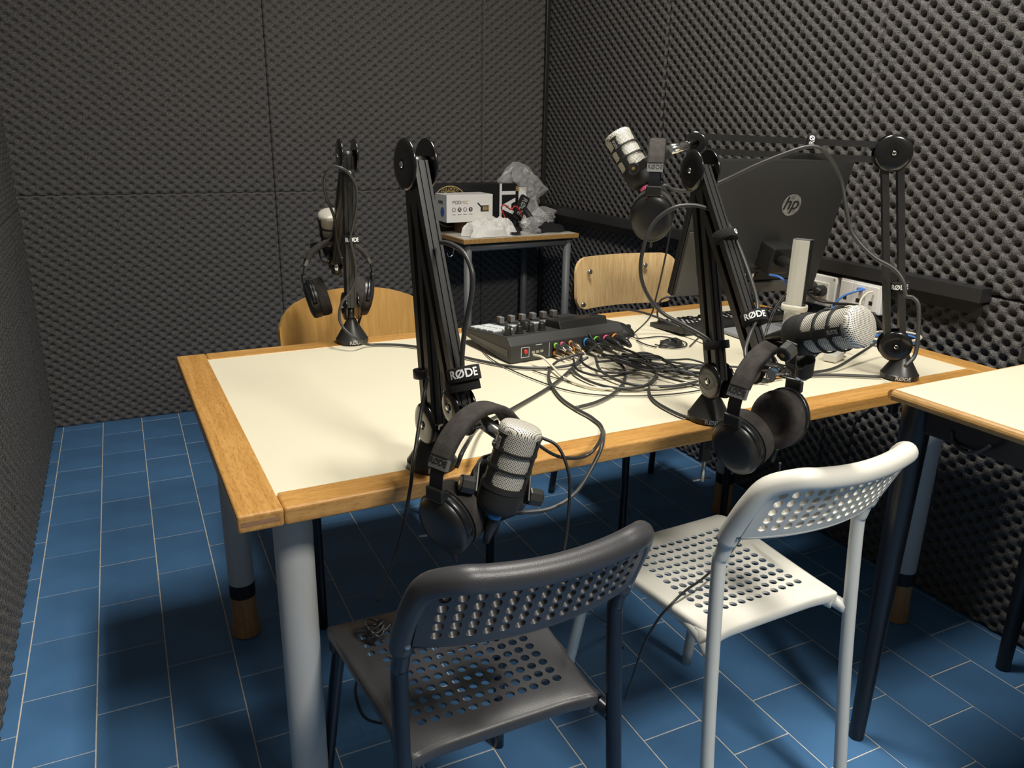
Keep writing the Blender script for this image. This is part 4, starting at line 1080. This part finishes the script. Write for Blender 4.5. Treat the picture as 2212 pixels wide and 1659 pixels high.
tang = [('looped black cable lying closest to the jack plugs', [(0.9622,1.4635,0.7450),(0.9919,1.3932,0.7520),(1.0026,1.3408,0.7420),(0.9465,1.2987,0.7300),(0.8826,1.3149,0.7270),(0.8576,1.3852,0.7255),(0.8616,1.4562,0.7300),(0.8954,1.4798,0.7370)], .0030),
 ('black cable coiled on top of the tangle beside the mixer', [(0.9279,1.5010,0.7520),(0.9688,1.5119,0.7650),(1.0003,1.4249,0.7620),(1.0126,1.3830,0.7450),(0.9596,1.3794,0.7350),(0.9064,1.4083,0.7330),(0.8909,1.4581,0.7380),(0.9041,1.4954,0.7450)], .0028),
 ('thin black cable weaving through the tangle towards the front arm', [(0.9780,1.4459,0.7480),(1.0433,1.4459,0.7520),(1.0680,1.4072,0.7420),(1.0726,1.3436,0.7320),(1.1153,1.2881,0.7270),(1.1773,1.2407,0.7250),(1.2719,1.2430,0.7245)], .0026),
 ('black cable sweeping across the tangle to the arm in front of the monitor', [(0.9307,1.4763,0.7450),(0.9082,1.4111,0.7320),(0.9256,1.3242,0.7270),(1.0033,1.2833,0.7255),(1.0961,1.2926,0.7280),(1.1789,1.3317,0.7350),(1.2037,1.3823,0.7450)], .0032),
 ('very thin black wire drawing a wide arc in front of the tangle', [(0.7619,1.7653,0.7225),(0.7378,1.6138,0.7225),(0.7575,1.4510,0.7225),(0.8026,1.3300,0.7225),(0.9062,1.2643,0.7225),(1.0316,1.2445,0.7225),(1.1495,1.2749,0.7225)], .0014),
 ('very thin black wire just inside the wide arc', [(0.7857,1.5063,0.7225),(0.8236,1.3954,0.7225),(0.8836,1.3159,0.7225),(0.9830,1.2747,0.7225),(1.0981,1.2818,0.7225),(1.2015,1.3127,0.7225)], .0012),
 ('black cable looping past the front clamp of the arm before the monitor', [(1.0061,1.3405,0.7280),(0.9521,1.2943,0.7245),(0.9171,1.2315,0.7245),(0.9089,1.1664,0.7245),(0.9173,1.1126,0.7245),(0.9572,1.0877,0.7245),(1.0111,1.0923,0.7245)], .0032),
 ('black cable crossing the tangle in a shallow curve', [(0.9558,1.4306,0.7480),(0.9858,1.3481,0.7440),(1.0964,1.3624,0.7380),(1.1429,1.3227,0.7330),(1.1723,1.2646,0.7270),(1.2150,1.2251,0.7250)], .0028),
 ('black cable forming a broad loop beyond the tangle', [(1.0041,1.4758,0.7450),(1.0586,1.4516,0.7400),(1.1113,1.3981,0.7320),(1.1782,1.3652,0.7280),(1.2404,1.3271,0.7260),(1.2273,1.2673,0.7260),(1.1653,1.2565,0.7260),(1.0904,1.3202,0.7270)], .0026),
 ('short black cable bent between two jack plugs', [(0.8831,1.4946,0.7420),(0.8661,1.4397,0.7320),(0.8988,1.3956,0.7280),(0.9555,1.3870,0.7280),(1.0000,1.3946,0.7400),(0.9857,1.4352,0.7500)], .0026),
 ('black cable pulled tight from the tangle to the front arm clamp', [(0.9867,1.4211,0.7450),(1.0177,1.3398,0.7300),(1.0545,1.2742,0.7260),(1.0859,1.2221,0.7255),(1.1055,1.1877,0.7255)], .0026)]
for lb, pts, r in tang: cable(lb, pts, r, 'rubber_grey' if r > .0029 else 'rubber')
# extra strands of the tangle: each its own cable
for q in range(7):
    a = Vector((0.9441,1.4698,0.7420)) + Vector((random.uniform(-.03, .05), random.uniform(-.02, .02), random.uniform(0, .012)))
    e = Vector((1.1410,1.2884,0.7270)) + Vector((random.uniform(-.06, .06), random.uniform(-.04, .05), 0))
    mid = [a.lerp(e, f) + Vector((random.uniform(-.05, .05), random.uniform(-.05, .04), random.uniform(-.002, .016) * (1 - f))) for f in (.25, .5, .75)]
    cable('black cable strand in the tangled bundle between mixer and front arm', [a] + mid + [e], random.choice((.0022, .0028, .0030)), 'rubber')
cable('cream usb cable plugged into the mixer and curving across the laminate',
      [(0.8116,1.5533,0.7440),(0.8189,1.5217,0.7450),(0.8264,1.4908,0.7330),(0.8214,1.4178,0.7245),(0.8509,1.3363,0.7245),(0.9503,1.2950,0.7245),(1.0648,1.2875,0.7270),(1.1248,1.2931,0.7350),(1.1797,1.3051,0.7380)], .0027, 'white_cable')
cable('black mouse cable curling from the mouse towards its bundle',
      [(1.1632,1.6834,0.7280),(1.1713,1.6563,0.7225),(1.2422,1.6488,0.7225),(1.2647,1.5837,0.7225),(1.2383,1.5454,0.7225),(1.1945,1.5441,0.7225),(1.1775,1.5891,0.7225)], .0016)
cable('thin black keyboard lead meeting the bundled mouse cable', [(1.1560,1.6422,0.7225),(1.1554,1.5980,0.7225),(1.1649,1.5654,0.7225)], .0016)
cable('thin black lead running from the cable bundle to the keyboard', [(1.2493,1.5410,0.7225),(1.2895,1.5738,0.7225),(1.3401,1.6151,0.7225),(1.3688,1.6360,0.7250)], .0016)
# bundled mouse cable with its strap
bn = thing('cable_bundle', 'small bundle of thin black cable held by a paper strap', 'cable', (1.2104,1.5653,0.7203), -.10)
for q in range(5):
    MB().tube([Vector((.034 * math.cos(a) * (1 - .05 * q), .010 * math.sin(a) + .002 * math.sin(3 * a + q) + .002 * q, .0025 + .0028 * q + .001 * math.sin(2 * a))) for a in [2 * math.pi * i / 28 for i in range(28)]], .0015, 6, closed=True).build('cable_turn', M_['rubber'], bn)
MB().box((.016, .003, .009), (.016, .030, .018)).build('strap', M_['black_matte'], bn, .003)
cable('black usb cable hooked into the side of the computer', [(1.3115,1.7000,0.8152),(1.2933,1.7100,0.8121),(1.2791,1.7200,0.7985),(1.2821,1.7300,0.7603),(1.3079,1.7400,0.7259)], .0026)
cable('thin black headphone cable falling in front of the pale chair back', [(1.0431,1.3818,1.0645),(1.0367,1.3797,1.0166),(1.0377,1.3930,0.9552),(1.0471,1.4215,0.8882),(1.0557,1.4516,0.8336),(1.2011,1.7130,0.7225),(1.1128,1.6285,0.7240),(1.0241,1.5361,0.7420)], .0020)
cable('thin black headphone cable lying over the white perforated seat',
      [(1.0345,0.9900,0.6616),(1.0453,1.0000,0.6181),(1.0586,1.0400,0.5492),(1.0686,1.0956,0.4535),(0.9850,1.0437,0.4525),(0.8899,0.9983,0.4525),(0.8317,0.9752,0.4545),(0.7887,0.9600,0.4465),(0.7693,0.9700,0.4125),(0.7588,0.9900,0.3492),(0.7621,1.0200,0.2564),(0.7781,1.0600,0.1735)], .0024)
cable('black cable lying in a curve on the blue floor tiles', [(0.3681,1.5501,0.0035),(0.3504,1.4968,0.0035),(0.3474,1.4243,0.0035),(0.3689,1.3909,0.0035),(0.4000,1.3737,0.0035)], .0025)
cable('black cable sagging below the side desk', [(1.2878,0.8460,0.7384),(1.2866,0.8367,0.7199),(1.2780,0.8068,0.7133),(1.2742,0.7809,0.7256),(1.2693,0.7609,0.7451)], .0032)
cable('black cable hanging under the table against the foam', [(1.9000,1.4899,0.5143),(1.9000,1.5034,0.4743),(1.9000,1.5443,0.4240),(1.9000,1.5533,0.3613),(1.9000,1.5532,0.2854)], .0032)
# network cables
cable('blue network cable plugged into the wall box', [(1.8850,1.5756,0.8177),(1.8600,1.5819,0.8129),(1.8400,1.6099,0.7928),(1.8200,1.6231,0.7618),(1.8000,1.6136,0.7285),(1.7700,1.5799,0.7089)], .0030, 'blue_cable', group='network cables')
bp = MB().box((0, 0, 0), (.026, .013, .011)).build('network_plug', M_['blue_cable'], None, .002); bp.matrix_world = frame((1.8880,1.5907,0.8147), X=(1, .1, 0), Z=(0, 0, 1)); tag(bp, 'blue network plug in the wall box', 'plug')
cable('white network cable plugged into the wall box', [(1.8850,1.5464,0.8164),(1.8650,1.5505,0.8118),(1.8500,1.5531,0.7938),(1.8400,1.5476,0.7691),(1.8300,1.5405,0.7354),(1.8200,1.5149,0.7154)], .0030, 'white_cable', group='network cables')
cable('short blue network cable plugged into the computer', [(1.5551,1.6127,0.8727),(1.5566,1.5832,0.8739),(1.5610,1.5627,0.8660),(1.5913,1.5697,0.8427),(1.5974,1.5514,0.7979),(1.5770,1.4884,0.7629)], .0032, 'blue_cable', group='network cables')
cl_ = [Vector((1.7770,1.3708,0.7245))]
for nm, mm, rr_, n_, dz in (('blue network cable coiled on the table behind the desk corner arm', 'blue_cable', .058, 4, 0), ('white network cable coiled on top of the blue coil', 'white_cable', .064, 2, .010)):
    pts = []
    for i in range(n_ * 14):
        a = 2 * math.pi * i / 14; pts.append(cl_[0] + Vector((rr_ * (1 + .05 * math.sin(i * .7)) * math.cos(a) * 1.15, rr_ * (1 + .06 * math.cos(i * .5)) * math.sin(a) * .8, dz + .0018 * (i / 14) + .003)))
    cable(nm, pts, .0028, mm, 3, name='cable_coil', group='network cables')
cable('white cable loop standing behind the sideways microphone', [(1.5643,1.3340,0.8104),(1.5540,1.3489,0.8195),(1.5547,1.3520,0.8326),(1.5648,1.3428,0.8406),(1.5903,1.3417,0.8320),(1.5929,1.3312,0.8085)], .0034, 'white_cable', group='network cables')
cable('black power cord strung from the wall plug behind the monitor stand', [(1.8000,1.7080,0.7893),(1.8000,1.6641,0.7756),(1.8200,1.6217,0.7730),(1.8200,1.5405,0.7827),(1.8000,1.4579,0.7693),(1.7600,1.3823,0.7458)], .0036, 'rubber')
for q in range(2):
    cable(['thin black wire hanging beside the silver stand', 'second thin black wire hanging beside the silver stand'][q], [Vector(p) + Vector((.006 * q, 0, 0)) for p in [(1.3933,1.3880,0.8750),(1.3605,1.3828,0.8418),(1.3377,1.3700,0.8197),(1.3212,1.3628,0.7916),(1.4425,1.4850,0.7330)]], .0014)

# ---------------------------------------------------------------- things on the corner table
TB = Matrix.Translation((1.295, 3.135, 0)) @ Matrix.Rotation(math.radians(4.5), 4, 'Z')
def on_bt(x, y, z=0): return TB @ Vector((x, y, BZ + .0006 + z))
# long black equipment box, upside down
bx = thing('equipment_box', 'long black equipment carton standing upside down with gold ring and white print', 'box', on_bt(.205, .335), math.radians(4.5))
BL, BH, BDp = .47, .205, .10
MB().box((0, 0, BH / 2), (BL, BDp, BH)).build('carton', M_['box_black'], bx, .002)
FB = frame((0, -BDp / 2 - .0006, 0), X=(1, 0, 0), Z=(0, -1, 0))
gr = MB()
for r0, r1 in ((.088, .092), (.066, .069)):
    n = 60; vs = []
    for k in range(n):
        a = 2 * math.pi * k / n
        vs += [(r0 * math.cos(a), r0 * math.sin(a), 0), (r1 * math.cos(a), r1 * math.sin(a), 0)]
    gr.add(vs, [(2 * k, 2 * k + 1, (2 * k + 3) % (2 * n), (2 * k + 2) % (2 * n)) for k in range(n)])
gr.xf(FB @ Matrix.Translation((-.135, .108, 0))).build('printed_ring', M_['gold_print'], bx)
ring_txt = 'LIVE · LOCATION · STUDIO'
for k, ch in enumerate(ring_txt):
    if ch == ' ': continue
    a = math.radians(4 + k * 8.2)
    text(ch, .019, FB @ Matrix.Translation((-.135 + .0785 * math.cos(a), .108 + .0785 * math.sin(a), .0002)) @ Matrix.Rotation(a + math.pi / 2, 4, 'Z'), M_['gold_print'], bx)
MB().box((.128, -BDp / 2 - .0006, BH / 2), (.012, .001, BH)).build('white_band', M_['white_print'], bx)
text('A1', .11, FB @ Matrix.Translation((.172, .125, .0004)) @ Matrix.Rotation(math.radians(90), 4, 'Z'), M_['white_print'], bx, .003)
text('III', .030, FB @ Matrix.Translation((.222, .180, .0004)) @ Matrix.Rotation(math.radians(90), 4, 'Z'), M_['gold_print'], bx, .001)
fp = MB().box((.245, -.052, .105), (.040, .004, .165), Matrix.Rotation(math.radians(-10), 3, 'Z')).build('side_flap', M_['card'], bx, .001)
# small white microphone box
pbx = thing('microphone_box', 'small white microphone carton with printed icons on the corner table', 'box', on_bt(.100, .205, .052), math.radians(3))
MB().box((0, 0, .060), (.225, .125, .118)).build('carton', M_['card'], pbx, .0012)
FP = frame((0, -.0631, 0), X=(1, 0, 0), Z=(0, -1, 0))
text('POD', .020, FP @ Matrix.Translation((-.064, .086, 0)), M_['dark_print'], pbx)
text('MIC', .020, FP @ Matrix.Translation((-.026, .086, 0)), M_['gold_print'], pbx)
for k, ch in enumerate(('○', 'X', '○', '2')):
    dcs = MB().lathe([(.0095, 0), (.0095, .0004)], 20, FP @ Matrix.Translation((-.078 + k * .027, .056, 0))).build('icon_disc', M_['dark_print'] if k in (1, 3) else M_['grey_print'], pbx)
    if ch in 'X2': text(ch, .014, FP @ Matrix.Translation((-.078 + k * .027, .056, .0006)), M_['white_print'], pbx, .0006)
    else: MB().lathe([(.0055, .0004), (.0055, .0007)], 16, FP @ Matrix.Translation((-.078 + k * .027, .056, 0))).build('icon_centre', M_['card'], pbx)
    MB().box((-.078 + k * .027, -.0634, .035), (.017, .0006, .0018)).build('caption_print', M_['grey_print'], pbx)
pm = MB().box((.072, -.0634, .058), (.040, .0006, .026)).build('product_print', M_['dark_print'], pbx)
for k in range(4): MB().box((.066 + k * .0085, -.0638, .058), (.0058, .0005, .018)).build('print_bar', M_['gold_print'], pbx)
MB().box((.047, -.0634, .073), (.006, .0006, .026), Matrix.Rotation(math.radians(-45), 3, 'Y')).build('print_bar', M_['dark_print'], pbx)
MB().lathe([(.020, 0), (.020, .0004)], 20, frame((-.1131, -.02, .045), X=(0, 1, 0), Z=(-1, 0, 0))).build('print_disc', M_['blue_cable'], pbx)
text('RØDE', .018, frame((-.1132, .0, .085), X=(0, -1, 0), Z=(-1, 0, 0)), M_['dark_print'], pbx)
bc = MB().box((0, 0, .0255), (.10, .07, .05)).build('cardboard_block', M_['brown_card'], None, .001); bc.location = on_bt(.125, .215); bc.rotation_euler = (0, 0, .2); tag(bc, 'brown cardboard block propping up the white microphone carton', 'box')
# crumpled sheets
from mathutils import noise as _nz
def crumple(name, label, cat, c, size, m, seed, nx=26, ny=20, fold=1.0, solid=0, up=0.0, rot=0.0):
    b = MB(); o3 = Vector((seed * 3.1, seed * 1.7, 0))
    def ridge(x, y, f): return 1 - abs(_nz.noise(Vector((x * f, y * f, 0)) + o3)) * 2
    def fn(a, c_):
        x = (a - .5); y = (c_ - .5); rr2 = abs(2 * x) ** 3 + abs(2 * y) ** 3
        body = max(0, 1 - rr2) ** .45
        hz = .55 + fold * (.30 * ridge(x, y, 3.2) + .18 * ridge(x, y, 7.0)) - .25
        ex = .10 * _nz.noise(Vector((x * 4, y * 4, 3)) + o3); ey = .14 * _nz.noise(Vector((x * 4, y * 4, 9)) + o3)
        return Vector(((x + ex) * size[0], (y + ey) * size[1], size[2] * max(.01, body * hz * (.75 + .6 * (y + .5)))))
    b.grid(fn, nx, ny, False)
    o = b.build(name, M_[m], None, solid=solid)
    o.location = c; o.rotation_euler = (up, 0, rot)
    return tag(o, label, cat)
crumple('paper_wrap', 'crumpled white paper wrapping at the edge of the corner table', 'paper', on_bt(.170, .075), (.25, .13, .10), 'paper', 3, rot=.12)
# clear plastic bag draped over the carton, with folds
def film_bag(name, label, base, h, w, seed, tilt):
    rnd = random.Random(seed); b = MB(); n, m = 22, 14
    off = [(rnd.uniform(-.3, .3), rnd.uniform(-.3, .3)) for _ in range(m + 1)]
    rr_ = [.95, 1.05, 1.0, .86, .74, .70, .80, .95, 1.08, 1.12, 1.05, .90, .72, .50, .15]
    vs = []
    for j in range(m + 1):
        z = h * j / m
        for k in range(n):
            a = 2 * math.pi * k / n
            r = w * rr_[j] * (1 + .20 * math.sin(5 * a + seed + j * .9) + .10 * math.sin(9 * a + 2 * j))
            vs.append(Vector((r * math.cos(a) + off[j][0] * w * .5 + tilt[0] * z, r * math.sin(a) * .62 + tilt[1] * z, z)))
    fs = [(j * n + k, j * n + (k + 1) % n, (j + 1) * n + (k + 1) % n, (j + 1) * n + k) for j in range(m) for k in range(n)]
    b.add(vs, fs, False)
    o = b.build(name, M_['film']); o.location = base
    return tag(o, label, 'bag')
film_bag('plastic_bag', 'tall crumpled clear plastic bag beside the black carton', on_bt(.515, .330), .300, .092, 2, (-.22, 0))
film_bag('bubble_bag', 'small clear bubble bag by the black pouch', on_bt(.545, .235), .10, .055, 5, (0, 0))
film_bag('cellophane_wad', 'crumpled cellophane wad beside the white paper', on_bt(.372, .060), .075, .042, 9, (0, 0))
# black strap with brand print, red lanyard, pouch, cable rings
sp = thing('shoulder_strap', 'black strap with printed lettering leaning on the black carton', 'strap', on_bt(.395, .235), math.radians(5))
Fs = frame((.02, -.0, .095), X=(.52, 0, .85), Z=(.0, -1, .25))
MB().prism(round_rect(.125, .048, .008), -.006, .006, Fs).build('strap_band', M_['black_cloth'], sp, .001)
text('RØDE', .034, Fs @ Matrix.Translation((.006, 0, .0066)) @ Matrix.Rotation(math.pi, 4, 'Z'), M_['grey_print'], sp, .0006)
MB().tube(spline([(-.012, -.003, .045), (-.018, -.006, .02), (-.03, -.012, .003)]), .008, 8).build('strap_tail', M_['black_cloth'], sp)
lan = MB().tube(spline([(0, 0, .0), (-.03, .0, .05), (-.045, -.004, .085), (-.03, -.01, .095), (.0, -.012, .075), (.02, -.014, .09), (.045, -.012, .07), (.06, -.01, .035)], 8), .0035, 8).build('lanyard', M_['red'])
lan.location = on_bt(.335, .20, .02); tag(lan, 'red cord lanyard draped behind the white paper', 'lanyard')
for q, (x, y, r_, lb) in enumerate(((.12, .07, .055, 'black cable ring under the paper wrapping'), (.25, .05, .050, 'black cable ring sticking out beyond the paper wrapping'), (.33, .16, .045, 'black cable ring behind the paper wrapping'))):
    o = MB()
    for g in range(3): o.tube([Vector((r_ * (1 - .06 * g) * math.cos(a), r_ * .7 * math.sin(a) + .004 * g, .004 + .005 * g + .003 * math.sin(3 * a + g))) for a in [2 * math.pi * i / 26 for i in range(26)]], .003, 6, closed=True)
    o = o.build('cable_ring', M_['rubber']); o.location = on_bt(x, y); tag(o, lb, 'cable', 'cable rings on the corner table')
crumple('cloth_pouch', 'soft black cloth pouch flat on the corner table', 'pouch', on_bt(.475, .115), (.20, .13, .055), 'black_cloth', 11, fold=.8, rot=.15)
mg = MB().tube([(0, 0, .006), (.045, -.02, .04), (.06, -.028, .055)], [.012, .014, .011], 12).build('windshield_clip', M_['black_matte']); mg.location = on_bt(.40, .10, .045); mg.rotation_euler = (0, 0, 2.2); tag(mg, 'small black microphone clip lying on the cellophane', 'clip')
